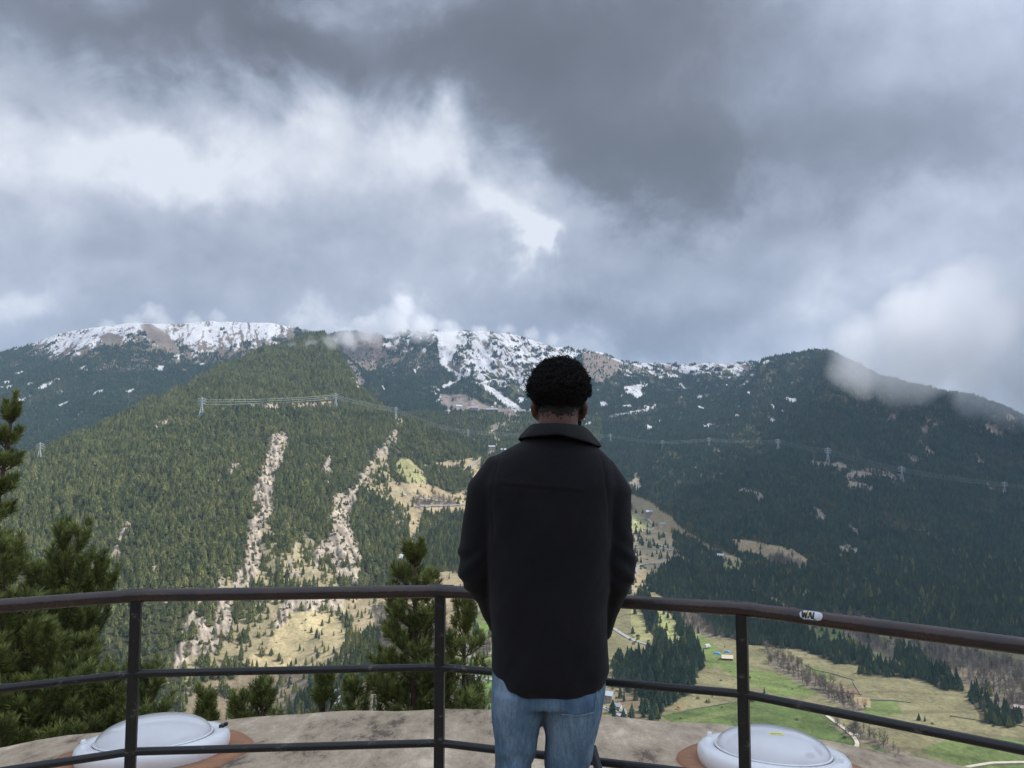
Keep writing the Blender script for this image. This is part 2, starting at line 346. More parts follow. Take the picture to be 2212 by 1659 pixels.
# ---- land cover authored over the slopes
ROCKS = [
 [(603,948,14),(598,975,20),(585,1005,17),(578,1040,20),(563,1075,22),(572,1110,20),(553,1130,15),(548,1165,14),(550,1200,18),(541,1235,18),(520,1262,20)],
 [(472,1235,3),(480,1280,8),(486,1310,14),(484,1345,20),(468,1375,20),(440,1395,18),(400,1405,12),(385,1440,10)],
 [(430,1305,6),(410,1340,9),(395,1370,8)],[(430,1350,14),(445,1375,18)],
 [(862,915,4),(850,942,8),(835,965,8),(815,990,5),(800,1010,5),(782,1040,6),(765,1060,9),(752,1090,8),(742,1125,13),(735,1160,18),(712,1185,20),(740,1215,18),(752,1240,8)],
 [(740,1160,10),(755,1200,14),(760,1235,8)],[(690,1190,10),(680,1230,8)],[(735,1080,14),(730,1120,18),(742,1160,20),(762,1200,20),(770,1250,10)],[(720,1190,18),(735,1235,14)],[(715,1290,18),(735,1320,10)],
 [(275,1135,3),(262,1160,6),(248,1185,6),(243,1210,3)],[(497,1020,8),(508,1008,5)],[(470,1038,5),(474,1028,3)],
 [(715,985,3),(706,1005,4),(706,1040,3)],[(640,1180,4),(625,1215,6),(637,1240,9),(650,1225,5)],
 [(752,782,4),(765,800,7),(778,822,8),(772,845,5)],[(358,1300,5),(370,1310,6)],[(285,1230,5)],[(333,1235,4),(338,1222,3)],
 [(640,1290,14),(620,1320,14),(600,1350,8)],[(690,1290,20),(672,1315,14)],[(880,1175,3),(870,1195,5),(862,1208,4)],
 [(540,880,4),(600,884,3),(650,880,4),(700,874,5),(715,878,4)],[(335,925,4),(370,912,3)],
 [(1995,940,6),(2010,900,5),(2022,925,5)],[(2135,925,7),(2160,940,10)],[(2180,905,6)],[(1985,955,5),(2005,975,6)],
 [(1755,995,5),(1820,1012,7),(1850,1020,9),(1895,1022,6),(1930,1030,5)],[(2135,1052,4),(2165,1060,4)],[(1940,1030,5)],
 [(1370,1035,10),(1378,1050,8)],[(1545,968,4),(1552,985,4)],[(1836,1135,4),(1850,1150,5)],[(1820,1185,10),(1850,1190,8)],
 [(1720,1250,4),(1740,1280,3)],
 [(1060,975,6),(1075,955,5),(1062,935,5),(1078,915,4),(1110,905,5)],
 [(965,868,14),(1000,872,14),(1050,885,8),(1120,897,6)],
]
ROCKS += [[(1900,880,3),(1930,900,5)],[(1960,985,4),(1990,1000,3)],[(2100,980,4),(2120,1000,5)],[(1600,1060,3),(1640,1072,4)],[(1980,1140,4),(2010,1150,3)],[(1500,1010,3)],[(1760,1100,3),(1780,1120,4)],[(2060,1190,4),(2080,1205,5)],[(1890,1230,3),(1905,1250,4)],[(1830,1040,7),(1880,1052,5)],[(1420,1000,3)]]
BROWN = [  # bare brown cliffs and cleared ground
 [(748,722),(800,716),(830,724),(822,760),(812,800),(790,800),(760,780),(740,762)],
 [(950,852),(1005,852),(1060,880),(1150,900),(1160,912),(1060,902),(1000,890),(960,880)],
 [(1255,762),(1300,766),(1342,784),(1330,810),(1290,830),(1262,810)],
 [(225,745),(262,750),(268,728),(236,718),(215,728)],[(325,700),(362,720),(395,770),(360,760),(318,730),(300,700)],
]
OPEN = [
 ([(615,1180),(660,1155),(705,1190),(725,1260),(780,1300),(740,1335),(640,1345),(560,1405),(500,1445),(400,1475),(375,1435),(470,1405),(525,1330),(600,1275)], 'scrub'),
 ([(830,975),(852,1035),(886,1105),(862,1140),(805,1070),(775,1040),(800,1000)], 'scrub'),
 ([(545,1150),(580,1120),(600,1180),(590,1260),(550,1275)], 'scrub'),([(480,1235),(520,1262),(505,1330),(478,1300)], 'scrub'),  # open dry meadow on the slopes and valley sides
 ([(858,992),(885,990),(905,1012),(925,1040),(915,1048),(880,1040),(858,1030)], 'olive'),
 ([(836,1040),(915,1044),(975,1066),(1035,1052),(1040,1122),(985,1112),(930,1108),(908,1125),(900,1160),(885,1160),(884,1105),(850,1090)], 'tan'),
 ([(905,1006),(1010,990),(1040,985),(1040,1050),(1000,1045),(905,1022)], 'tan'),
 ([(910,1245),(960,1235),(1010,1232),(1040,1262),(1060,1262),(1060,1300),(880,1300)], 'tan'),
 ([(590,1345),(620,1330),(680,1320),(725,1335),(748,1365),(745,1400),(715,1440),(660,1445),(560,1450),(525,1432),(545,1412),(575,1400),(580,1370)], 'gold'),
 ([(760,1290),(860,1270),(1060,1290),(1060,1420),(960,1420),(860,1380),(790,1400),(760,1350)], 'tan'),
 ([(1010,1320),(1070,1320),(1070,1560),(1000,1560),(980,1450)], 'green'),
 ([(400,1480),(560,1450),(760,1440),(880,1500),(1000,1480),(1070,1600),(380,1640)], 'mud'),
 ([(1362,1068),(1400,1082),(1440,1110),(1470,1140),(1540,1182),(1620,1218),(1600,1235),(1540,1212),(1470,1200),(1430,1215),(1395,1245),(1362,1260)], 'tan'),
 ([(1580,1163),(1640,1172),(1710,1185),(1748,1212),(1725,1232),(1660,1222),(1600,1195)], 'tan'),
 ([(1440,1196),(1560,1212),(1602,1262),(1540,1252),(1470,1222),(1400,1266),(1362,1292),(1362,1200)], 'tan'),
 ([(1535,1200),(1600,1215),(1610,1240),(1560,1240)], 'olive'),
 ([(1365,1290),(1420,1285),(1500,1320),(1530,1370),(1500,1375),(1470,1340),(1440,1390),(1365,1385)], 'olive'),
 ([(1455,1300),(1490,1330),(1530,1380),(1590,1385),(1560,1340),(1500,1310)], 'brown'),
 ([(1740,1350),(1790,1335),(1860,1350),(1935,1385),(1900,1412),(1840,1405),(1780,1385)], 'olive'),
 ([(1320,1480),(1395,1490),(1420,1560),(1320,1600)], 'brown'),
]
FIELDS = [
 ([(1502,1370),(1520,1372),(1600,1440),(1680,1455),(1770,1500),(1690,1508),(1600,1470),(1550,1440),(1530,1445),(1518,1410)], (.135,.175,.06)),
 ([(1425,1545),(1500,1530),(1620,1512),(1700,1515),(1790,1548),(1862,1605),(1845,1628),(1640,1612),(1500,1590)], (.085,.122,.040)),
 ([(1450,1560),(1560,1535),(1640,1530),(1500,1560)], (.13,.155,.06)),
 ([(1880,1605),(1960,1625),(2060,1659),(1900,1659)], (.085,.15,.042)),
 ([(1985,1620),(2080,1590),(2240,1600),(2240,1665),(2090,1665)], (.12,.16,.055)),
 ([(1830,1510),(1940,1515),(1950,1545),(1830,1550)], (.13,.17,.06)),
 ([(1750,1345),(1850,1350),(1930,1388),(1880,1408),(1780,1390)], (.15,.175,.07)),
 ([(1690,1430),(1770,1440),(1800,1465),(1780,1478),(1700,1460)], (.15,.19,.065)),
 ([(1790,1478),(1850,1488),(1870,1500),(1810,1510)], (.27,.20,.13)),
 ([(1840,1505),(1880,1508),(1880,1530),(1845,1528)], (.32,.25,.15)),
 ([(1380,1310),(1430,1315),(1475,1385),(1440,1392),(1405,1360)], (.27,.29,.12)),
 ([(1365,1110),(1400,1112),(1410,1135),(1365,1155)], (.30,.30,.14)),
 ([(1030,1350),(1065,1350),(1065,1400),(1030,1400)], (.17,.26,.06)),
 ([(1030,1450),(1065,1440),(1065,1560),(1030,1560)], (.13,.2,.06)),
]
FOREST_IN = [  # woods on the valley floor
 [(1392,1258),(1440,1222),(1500,1212),(1560,1228),(1640,1280),(1720,1335),(1765,1385),(1850,1402),(1880,1420),(1870,1438),(1800,1432),(1730,1400),(1640,1395),(1560,1375),(1500,1325),(1430,1290)],
 [(1325,1425),(1400,1412),(1440,1400),(1470,1390),(1490,1372),(1505,1385),(1525,1440),(1500,1470),(1490,1500),(1430,1530),(1425,1560),(1405,1560),(1400,1510),(1350,1490),(1325,1470)],
 [(1848,1448),(1870,1432),(1950,1440),(1990,1452),(2000,1470),(1940,1462),(1850,1462)],
 [(1910,1398),(1950,1392),(2010,1440),(2075,1470),(2080,1492),(2030,1490),(1960,1450)],
 [(2088,1510),(2100,1488),(2140,1485),(2180,1520),(2205,1560),(2180,1572),(2120,1555)],
 [(1450,1155),(1490,1155),(1520,1180),(1560,1200),(1560,1222),(1500,1215),(1460,1195)],
 [(909,1012),(1000,1012),(1024,1024),(1018,1055),(975,1066),(930,1046)],
 [(911,1118),(960,1104),(1030,1118),(1035,1238),(960,1236),(905,1242),(895,1190),(905,1150)],
 [(1380,1290),(1400,1290),(1425,1350),(1445,1395),(1425,1400),(1400,1360)],
 [(1440,1312),(1460,1320),(1490,1360),(1500,1380),(1480,1390),(1462,1360)],
 [(700,1450),(760,1440),(770,1500),(700,1560),(620,1580),(590,1560),(640,1520)],
 [(1780,1285),(2240,1285),(2240,1412),(2080,1392),(1980,1378),(1900,1345),(1830,1330)],
 [(770,1400),(800,1360),(830,1330),(860,1310),(880,1330),(860,1400),(840,1450),(780,1470)],
 [(1600,1195),(1660,1222),(1725,1235),(1800,1290),(1830,1330),(1790,1340),(1700,1310),(1600,1240)],
]
BARE = [  # lilac bare deciduous woods
 [(1660,1195),(1720,1205),(1745,1222),(1700,1228),(1650,1212)],
 [(1800,1330),(1870,1330),(1900,1385),(1950,1392),(1930,1420),(1880,1400),(1820,1370)],
 [(1960,1385),(2080,1400),(2212,1440),(2230,1560),(2150,1520),(2090,1480),(2010,1440)],
 [(1655,1400),(1700,1420),(1760,1460),(1800,1478),(1870,1530),(1850,1540),(1780,1505),(1700,1460),(1655,1430)],
 [(1780,1560),(1860,1570),(1900,1600),(2000,1640),(1960,1640),(1860,1600)],
 [(880,1310),(960,1320),(960,1420),(880,1400)],[(1440,1300),(1500,1330),(1560,1380),(1520,1375),(1470,1345)],
 [(895,1078),(935,1070),(985,1082),(985,1092),(905,1092)],[(800,1310),(880,1300),(890,1420),(830,1440)],[(1010,1380),(1060,1380),(1060,1415),(1020,1420)],
]
nz = fbm(X/45, Y/45, 4, 101); nz2 = fbm(X/14, Y/14, 3, 111)
wx = PX+9*fbm(X/60, Y/60, 3, 121)*np.clip(1500/RG, .2, 1.2); wy = PY+7*fbm(X/60, Y/60, 3, 131)*np.clip(1500/RG, .2, 1.2)
C = np.zeros((NA, NR, 3))
def setc(mask, c, a=1.0):
    C[mask] = C[mask]*(1-a)+np.array(c)*a
forest = np.zeros((NA, NR)); bare = np.zeros((NA, NR)); snow = np.zeros((NA, NR)); rock = np.zeros((NA, NR))
lb, la, lc, ld, lf, lh = (LAY == 1), (LAY == 2), (LAY == 3), (LAY == 4), (LAY == 0), (LAY == 5)
setc(np.ones_like(lb), (.055, .058, .030))
setc(lf, (.185, .172, .095)); setc(lh, (.14, .12, .075))
forest[lb | la | lc | ld] = 1.0
forest[lf & (PY < 1290)] = .95
lowl = lf & (PX < 1000) & (PY >= 1290); forest[lowl] = .55
forest[lb] *= .75+.5*sstep(-.25, .1, nz)[lb]
forest[ld] *= (.72+.45*sstep(-.3, .05, fbm(X/110, Y/110, 4, 241)))[ld]
# open ground
OC = {'tan': (.33, .27, .165), 'olive': (.27, .26, .125), 'gold': (.40, .335, .19), 'green': (.17, .20, .08), 'mud': (.20, .165, .11), 'brown': (.17, .14, .09), 'scrub': (.29, .25, .15)}
big = (lf | lb | ld) & inview
for poly, cname in OPEN:
    m = inpoly(wx, wy, poly) & big & (RG < 3400)
    setc(m, OC[cname]); forest[m] = {'mud': .16, 'scrub': .42}.get(cname, .085)*(1+1.2*nz[m])*np.where((PX[m] > 1300) & (cname == 'tan'), .4, 1)
for poly, c_ in FIELDS:
    m = inpoly(PX+3*nz, PY+3*nz2, poly) & lf & inview; setc(m, c_)
for poly in FOREST_IN:
    m = inpoly(wx, wy, poly) & big & (RG < 3400); forest[m] = 1.0; setc(m, (.07, .062, .036))
for poly in BARE:
    m = inpoly(wx, wy, poly) & big & (RG < 3400); bare[m] = 1.0; forest[m] *= .12; setc(m, (.175, .15, .115))
for ln in ROCKS:
    x0 = min(p[0]-p[2] for p in ln)-25; x1 = max(p[0]+p[2] for p in ln)+25; y0 = min(p[1]-p[2] for p in ln)-25; y1 = max(p[1]+p[2] for p in ln)+25
    bb = (PX > x0) & (PX < x1) & (PY > y0) & (PY < y1) & inview & ~lh
    d = np.full(PX.shape, 99.0); d[bb] = polydist(PX[bb], PY[bb], ln)+9*nz[bb]+9*nz2[bb]+6*fbm(X[bb]/90, Y[bb]/90, 3, 231)
    rock = np.maximum(rock, sstep(3, -3, d)); forest *= 1-.97*sstep(2, -2, d)
for poly in BROWN:
    m = inpoly(wx, wy, poly) & (lc | la) ; rock[m] = np.maximum(rock[m], .8); forest[m] *= .1
# vertical relief on the rock scars
rel = rid(fbm((X*.9+Y*.45)/16, (Y*.9-X*.45)/70, 4, 141))
H += rock*(RG/2000)*7*rel*lb
rc = np.where(RG > 3900, 0, 1)[..., None]*np.array((.31, .265, .21))+np.where(RG > 3900, 1, 0)[..., None]*np.array((.17, .145, .13))
rc = rc*(1+.35*nz2[..., None]+.25*rel[..., None])
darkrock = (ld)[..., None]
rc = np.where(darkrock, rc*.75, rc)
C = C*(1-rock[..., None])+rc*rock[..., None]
# snow on the high far mountains
SNOWMAX = [  # whole snow: pistes and the open caps (P polygons)
 [(940,716),(985,715),(985,760),(965,790),(990,805),(1020,812),(1010,818),(975,806),(950,785),(945,750)],
 [(1040,825),(1060,835),(1100,862),(1150,897),(1162,915),(1120,900),(1085,872),(1055,850)],
 [(1048,884),(1100,898),(1165,908),(1165,914),(1110,906),(1050,892)],
 [(1255,925),(1270,912),(1300,902),(1302,908),(1280,918)],[(1300,905),(1340,893),(1400,882),(1420,872),(1420,878),(1385,890),(1330,899)],
 [(1345,836),(1380,830),(1400,832),(1385,842),(1388,856),(1372,864),(1360,850)],
 [(1470,788),(1520,797),(1500,806),(1475,800)],[(965,878),(975,875),(968,896),(964,895)],
]
ns = fbm(X/38, Y/100, 4, 181)*.65+.45*fbm(X/15, Y/34, 3, 191)
bA = np.interp(PX, [-100,0,60,120,200,300,380,450,560,640,720], [700,742,762,790,775,748,780,785,770,740,716])
bC = np.interp(PX, [790,815,850,900,950,1000,1060,1240,1262,1330,1480,1600,1680,1750], [740,800,802,768,772,850,880,872,790,845,862,850,805,765])
q = np.where(la, (bA-PY)/34, np.where(lc | ld, (bC-PY)/60, -9)); q = np.where(ld & (PX < 1330), -9, q)
q = np.where(inview, q, -9)
strk = rid(fbm((X+.35*Y)/60, (Y-.35*X)/420, 4, 251)); strk2 = rid(fbm((X-.2*Y)/28, (Y+.2*X)/170, 3, 253))
snow = sstep(.0, .16, ns*.9+np.clip(q, -2, 1.6)*.75-.44-.85*sstep(.68, .93, strk)-.6*sstep(.78, .97, strk2))*(q > -1.2)
cap = np.clip(q, 0, 1.2)/1.2
pist = np.zeros((NA, NR), bool)
for poly in SNOWMAX:
    m = inpoly(PX+4*nz, PY+3*nz2, poly) & (la | lc | ld); snow[m] = np.maximum(snow[m], .96*(nz2[m] < .38)); pist[m] = True
# small snow patches lower down in clearings
sp = (fbm(X/60, Y/130, 3, 201) > .52) & (la | lc | (ld & (PX < 1720))) & (PY < 930) & (H > -100)
snow[sp] = 1; forest[sp] = 0
snow *= (la | lc | ld) & (rock < .79)
soil = np.array((.16, .13, .11)); high = (la | lc) & (PY < 800)
C[high] = C[high]*.3+soil*.7*(1+.3*nz2[high][..., None])
C = C*(1-snow[..., None])+np.array((.45, .46, .485))*(1+.10*nz2[..., None])*snow[..., None]
# the denser the snow cap the sparser the trees
cl = fbm(X/42, Y/85, 4, 221)+.35*fbm(X/14, Y/26, 3, 223)
clump = sstep(-.06, .08, cl+.34-np.where(la, .66, .42)*np.clip(q, 0, 1.4)); capm = (q > -.25) & (la | lc | ld)
forest[capm] *= (clump*1.0)[capm]
forest[ld & (snow > .5) & ~capm] *= .3
forest[pist] = 0
forest[la & (cap > .5) & (rock > .3)] = 0
# texture the open land a little: grass streaks, terraces
opn = ~(la | lc | ld) & (snow < .1)
C[opn] *= (1+.30*nz[opn]+.22*nz2[opn])[..., None]
ter = np.sin((Y+.45*X+60*fbm(X/220, Y/220, 3, 211))/13.0)
tm = lf & (PX > 1330) & (PY > 1420)
C[tm] *= (1-.22*sstep(.80, 1.0, ter[tm]))[..., None]
C = np.clip(C, .01, .9)
V = np.stack([X, Y, H], -1).reshape(-1, 3)
idx = np.arange(NA*NR).reshape(NA, NR)
Q = np.stack([idx[:-1, :-1], idx[1:, :-1], idx[1:, 1:], idx[:-1, 1:]], -1).reshape(-1, 4)[:, ::-1]
tmat = bpy.data.materials.new('terrain'); tmat.use_nodes = True; t = tmat.node_tree; b = t.nodes['Principled BSDF']
b.inputs['Roughness'].default_value = .95; b.inputs['Specular IOR Level'].default_value = .15
at = nd(t, 'ShaderNodeAttribute', attribute_name='cover'); geo = nd(t, 'ShaderNodeNewGeometry')
n1 = nd(t, 'ShaderNodeTexNoise'); n1.inputs['Scale'].default_value = .16; n1.inputs['Detail'].default_value = 6; n1.inputs['Roughness'].default_value = .7
t.links.new(geo.outputs['Position'], n1.inputs['Vector'])
mr = nd(t, 'ShaderNodeMapRange'); mr.inputs[1].default_value = .3; mr.inputs[2].default_value = .7; mr.inputs[3].default_value = .68; mr.inputs[4].default_value = 1.32
t.links.new(n1.outputs['Fac'], mr.inputs[0])
vm = nd(t, 'ShaderNodeVectorMath', operation='SCALE'); t.links.new(at.outputs['Color'], vm.inputs[0]); t.links.new(mr.outputs[0], vm.inputs['Scale'])
t.links.new(vm.outputs[0], b.inputs['Base Color'])
bp = nd(t, 'ShaderNodeBump'); bp.inputs['Strength'].default_value = .6; bp.inputs['Distance'].default_value = 3.0
t.links.new(n1.outputs['Fac'], bp.inputs['Height']); t.links.new(bp.outputs[0], b.inputs['Normal'])
tme = np_mesh('terrain', V, Q, [tmat], smooth=True)
ca = tme.attributes.new('cover', 'FLOAT_COLOR', 'POINT')
ca.data.foreach_set('color', np.concatenate([C.reshape(-1, 3), np.ones((NA*NR, 1))], 1).astype(np.float32).ravel())
terrain = link(bpy.data.objects.new('terrain', tme)); tag(terrain, kind='structure')
tag(terrain, label='forested valley sides, snowy ridges, meadows and fields below the terrace')

# height lookup and ray casting onto the terrain
log_rs = rs
def Hat(x, y):
    x = np.asarray(x, float); y = np.asarray(y, float)
    a = np.arctan2(x, y); r_ = np.hypot(x, y)
    ia = np.clip(np.searchsorted(azs, a)-1, 0, NA-2); ir = np.clip(np.searchsorted(rs, r_)-1, 0, NR-2)
    fa = np.clip((a-azs[ia])/(azs[ia+1]-azs[ia]), 0, 1); fr = np.clip((r_-rs[ir])/(rs[ir+1]-rs[ir]), 0, 1)
    return (H[ia, ir]*(1-fa)+H[ia+1, ir]*fa)*(1-fr)+(H[ia, ir+1]*(1-fa)+H[ia+1, ir+1]*fa)*fr
def ground(px, py, dmin=300):
    D = np.geomspace(dmin, 7000, 1500); u = (px-1106)/F; v = (829.5-py)/F
    yy = math.cos(PITCH)-v*math.sin(PITCH); zz = math.sin(PITCH)+v*math.cos(PITCH)
    x = u*D/yy; z = CAMZ+zz*D/yy; h = Hat(x, D)
    k = np.argmax(z < h)
    if z[k] >= h[k]: k = len(D)-1
    k0 = max(k-1, 0); d0, d1 = (z-h)[k0], (z-h)[k]
    t_ = d0/(d0-d1) if d0 != d1 else 0
    Dk = D[k0]+(D[k]-D[k0])*t_; xk = u*Dk/yy
    return Vector((xk, Dk, float(Hat(xk, Dk))))
# ------------------------------------------------------------------ forests
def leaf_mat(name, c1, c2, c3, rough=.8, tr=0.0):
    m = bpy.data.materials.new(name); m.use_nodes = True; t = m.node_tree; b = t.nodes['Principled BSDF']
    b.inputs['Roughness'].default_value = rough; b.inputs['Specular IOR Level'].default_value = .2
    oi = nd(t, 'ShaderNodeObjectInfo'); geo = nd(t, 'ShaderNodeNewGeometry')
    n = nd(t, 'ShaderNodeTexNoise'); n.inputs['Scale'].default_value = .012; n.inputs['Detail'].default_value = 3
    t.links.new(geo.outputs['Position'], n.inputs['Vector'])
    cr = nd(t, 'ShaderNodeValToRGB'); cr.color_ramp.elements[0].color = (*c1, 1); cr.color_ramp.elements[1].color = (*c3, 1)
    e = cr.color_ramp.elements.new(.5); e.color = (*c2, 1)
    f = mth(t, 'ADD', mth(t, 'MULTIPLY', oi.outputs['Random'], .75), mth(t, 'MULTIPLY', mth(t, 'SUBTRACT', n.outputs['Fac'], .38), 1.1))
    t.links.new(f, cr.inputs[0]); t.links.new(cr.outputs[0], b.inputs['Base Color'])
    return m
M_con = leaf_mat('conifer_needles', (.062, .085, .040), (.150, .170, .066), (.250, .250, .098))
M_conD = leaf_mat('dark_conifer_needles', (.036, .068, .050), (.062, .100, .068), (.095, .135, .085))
M_bark = mat('bark', (.10, .075, .055), (.06, .045, .035), scale=3)
M_twig = leaf_mat('bare_twigs', (.13, .115, .095), (.18, .16, .13), (.24, .21, .17))
M_gold = mat('yellow_foliage', (.55, .36, .06), (.42, .30, .06), scale=.6)
M_shrub = leaf_mat('shrub_leaves', (.07, .07, .03), (.11, .10, .045), (.16, .14, .07))
def conifer_mesh(name, seed, m, hgt=1.0, wid=.25, layers=8, n=9, rnd=0.0):
    """unit-height conifer: jagged drooping skirts of branches round a trunk"""
    r_ = random.Random(seed); b = MB()
    b.tube([(0, 0, 0), (0, 0, .5), (0, 0, .97)], [.020, .013, .004], 5, 1)
    for i in range(layers):
        t_ = i/(layers-1); z0 = .12+.80*t_
        prof = (1-t_)**(.75-.25*rnd)*(1 if rnd == 0 else .55+.6*math.sin(min(1, (1-t_)*1.4)*math.pi*.62))
        rad = wid*max(prof, .10)
        k0 = r_.random()*6.28; ap = (0, 0, min(1.0, z0+.17+.04*r_.random()))
        vs = [ap]; fs = []
        for k in range(n*2):
            a = k0+math.pi*k/n+r_.uniform(-.12, .12)
            rr = rad*(r_.uniform(.85, 1.2) if k % 2 == 0 else r_.uniform(.42, .6)); dz = -.05*(rr/wid)*1.1+r_.uniform(-.02, .02)
            vs.append((rr*math.cos(a), rr*math.sin(a), z0+dz))
        for k in range(n*2): fs.append((0, 1+k, 1+(k+1) % (n*2)))
        b.add(vs, fs, 0)
    return b.mesh(name, [m, M_bark])
def bare_mesh(name, seed, m, spread=.22):
    r_ = random.Random(seed); b = MB()
    b.tube([(0, 0, 0), (.005, 0, .45), (0, .01, .9)], [.022, .014, .004], 5, 0)
    for i in range(30):
        z0 = r_.uniform(.18, .85); a = r_.uniform(0, 6.28); ln = spread*(1.15-z0*.8)*r_.uniform(.6, 1.2); up = r_.uniform(.5, 1.1)
        p0 = Vector((0, 0, z0)); p1 = p0+Vector((math.cos(a)*ln, math.sin(a)*ln, ln*up))
        b.tube([p0, p1], [.009, .003], 3, 0, cap=False)
        for j in range(7):
            s_ = p0.lerp(p1, r_.uniform(.3, 1)); a2 = a+r_.uniform(-1.3, 1.3); l2 = ln*r_.uniform(.25, .5)
            e = s_+Vector((math.cos(a2)*l2, math.sin(a2)*l2, l2*r_.uniform(.3, 1.4)))
            b.tube([s_, e], [.005, .002], 3, 0, cap=False)
    return b.mesh(name, m)
def shrub_mesh(name, seed, m):
    r_ = random.Random(seed); b = MB()
    for i in range(140):
        d = Vector((r_.gauss(0, 1), r_.gauss(0, 1), abs(r_.gauss(0, .8)))).normalized()*r_.uniform(.25, .5); s_ = r_.uniform(.05, .11)
        u = Vector((r_.gauss(0, 1), r_.gauss(0, 1), r_.gauss(0, 1))).normalized()*s_; v = u.orthogonal().normalized()*s_*.8
        c = Vector((d.x, d.y, d.z*1.3+.05)); b.add([c-u, c+v, c+u, c-v], [(0, 1, 2, 3)])
    return b.mesh(name, m)
ME = {'pine0': conifer_mesh('conifer', 1, M_con), 'pine1': conifer_mesh('conifer', 2, M_con, wid=.33, layers=8, rnd=.8), 'pine2': conifer_mesh('conifer', 3, M_con, wid=.20, layers=9),
      'dark0': conifer_mesh('dark_conifer', 4, M_conD, wid=.23), 'dark1': conifer_mesh('dark_conifer', 5, M_conD, wid=.28, layers=8, rnd=.5),
      'bare0': bare_mesh('bare_tree', 6, M_twig), 'bare1': bare_mesh('bare_tree', 7, M_twig, .28), 'gold': shrub_mesh('yellow_tree', 8, M_gold), 'shrub': shrub_mesh('shrub', 9, M_shrub)}
# candidate positions, uniform per ground area
cellA = (azs[1:]-azs[:-1])[:, None]*((rs[1:]**2-rs[:-1]**2)/2)[None, :]
def scatter(mask_density, per_m2, seed):
    g = np.random.default_rng(seed)
    d = mask_density[:-1, :-1]*per_m2*cellA
    n_ = g.poisson(d); ia, ir = np.nonzero(n_); rep = n_[ia, ir]; ia = np.repeat(ia, rep); ir = np.repeat(ir, rep)
    a = azs[ia]+(azs[ia+1]-azs[ia])*g.random(len(ia)); r_ = rs[ir]+(rs[ir+1]-rs[ir])*g.random(len(ia))
    x = r_*np.sin(a); y = r_*np.cos(a); return x, y, Hat(x, y), ia, ir, g
crestR = np.where(lb, RB, np.where(la, RA, np.where(lc, RC, np.where(ld, RD, 99999))))
vis = inview & (np.abs(AZ) < R(50)) & (RG < crestR*1.012) & (RG > 850) & ~lh
# drop ground that no viewpoint near the terrace can see (behind a crest)
tanel = (H+14-CAMZ)/RG; runmax = np.maximum.accumulate(np.where(RG > 300, (H-CAMZ)/RG, -9), axis=1)
vis &= tanel > runmax-.012
PTS = []   # (x, y, z, height, kind)
def take(dens, per, seed, hmu, hsd, kinds, wts):
    x, y, z, ia, ir, g = scatter(dens*vis, per, seed)
    h = np.clip(g.normal(hmu, hsd, len(x)), hmu*.4, hmu*1.7)*(1+.38*fbm(x/95, y/95, 3, 77))*(1+.25*fbm(x/30, y/30, 2, 78)); k = g.choice(len(kinds), len(x), p=wts)
    kk = np.array(kinds)[k]; PTS.append((x, y, z, h, kk, LAY[ia, ir], ir))
dl = np.clip(forest, 0, 1)
take(dl*lb, 1/64, 1, 16, 4.6, ['pine0', 'pine1', 'pine2'], [.34, .44, .22])
take(dl*lf*(PX < 1300), 1/62, 2, 17, 3.6, ['pine0', 'pine2', 'dark0'], [.45, .35, .2])
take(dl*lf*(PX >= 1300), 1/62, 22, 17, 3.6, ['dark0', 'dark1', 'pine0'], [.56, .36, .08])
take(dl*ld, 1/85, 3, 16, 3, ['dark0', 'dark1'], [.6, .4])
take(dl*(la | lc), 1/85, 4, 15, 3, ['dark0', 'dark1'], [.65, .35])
take(bare*(lf | lb | ld), 1/75, 5, 14, 3, ['bare0', 'bare1'], [.5, .5])
take(((lf | lb) & (forest < .2) & (bare < .5) & (rock < .5)).astype(float)*np.clip(.2+nz*2, 0, 1)*np.where(PX > 1400, .3, 1), 1/420, 6, 4.2, 1.5, ['shrub'], [1.0])
take(np.clip((rock > .3)*lb*1.0, 0, 1), 1/230, 7, 7, 2.5, ['pine1', 'shrub'], [.5, .5])
PTS = [np.concatenate([p[i] for p in PTS]) for i in range(7)]
px_, py_ = toP(PTS[0], PTS[1], PTS[2]); size = PTS[3]/PTS[1]*F
# which stand where
edge_x = np.array([-200, 0, 300, 600, 1000, 1370, 1600, 1850, 2212, 2400]); edge_y = np.array([1640, 1604, 1567, 1545, 1535, 1556, 1578, 1612, 1660, 1690])
front_ok = (px_ > 5) & (px_ < 2207) & (py_ < np.interp(px_, edge_x, edge_y)-4) & ~((px_ > 985) & (px_ < 1372) & (py_ > 900)) & ~((px_ < 420) & (py_ > 1330))
NEARRM = runmax[:, :]
x0_, y0_ = PTS[0], PTS[1]; a_ = np.arctan2(x0_, y0_); r0_ = np.hypot(x0_, y0_)
ia_ = np.clip(np.searchsorted(azs, a_)-1, 0, NA-2); ir_ = np.clip(np.searchsorted(rs, r0_)-2, 0, NR-2)
front_ok &= (PTS[2]+PTS[3]*.4-CAMZ)/r0_ > NEARRM[ia_, ir_]
kinds_ = PTS[4]
is_con = np.isin(kinds_, ['pine0', 'pine1', 'pine2', 'dark0', 'dark1'])
is_bare = np.isin(kinds_, ['bare0', 'bare1']); is_shr = kinds_ == 'shrub'
single = np.zeros(len(kinds_), bool)
for sel, nmax in ((is_con, 290), (is_bare, 290), (is_shr, 290)):
    cand = np.nonzero(sel & front_ok)[0]; top = cand[np.argsort(-size[cand])[:nmax]]; single[top] = True
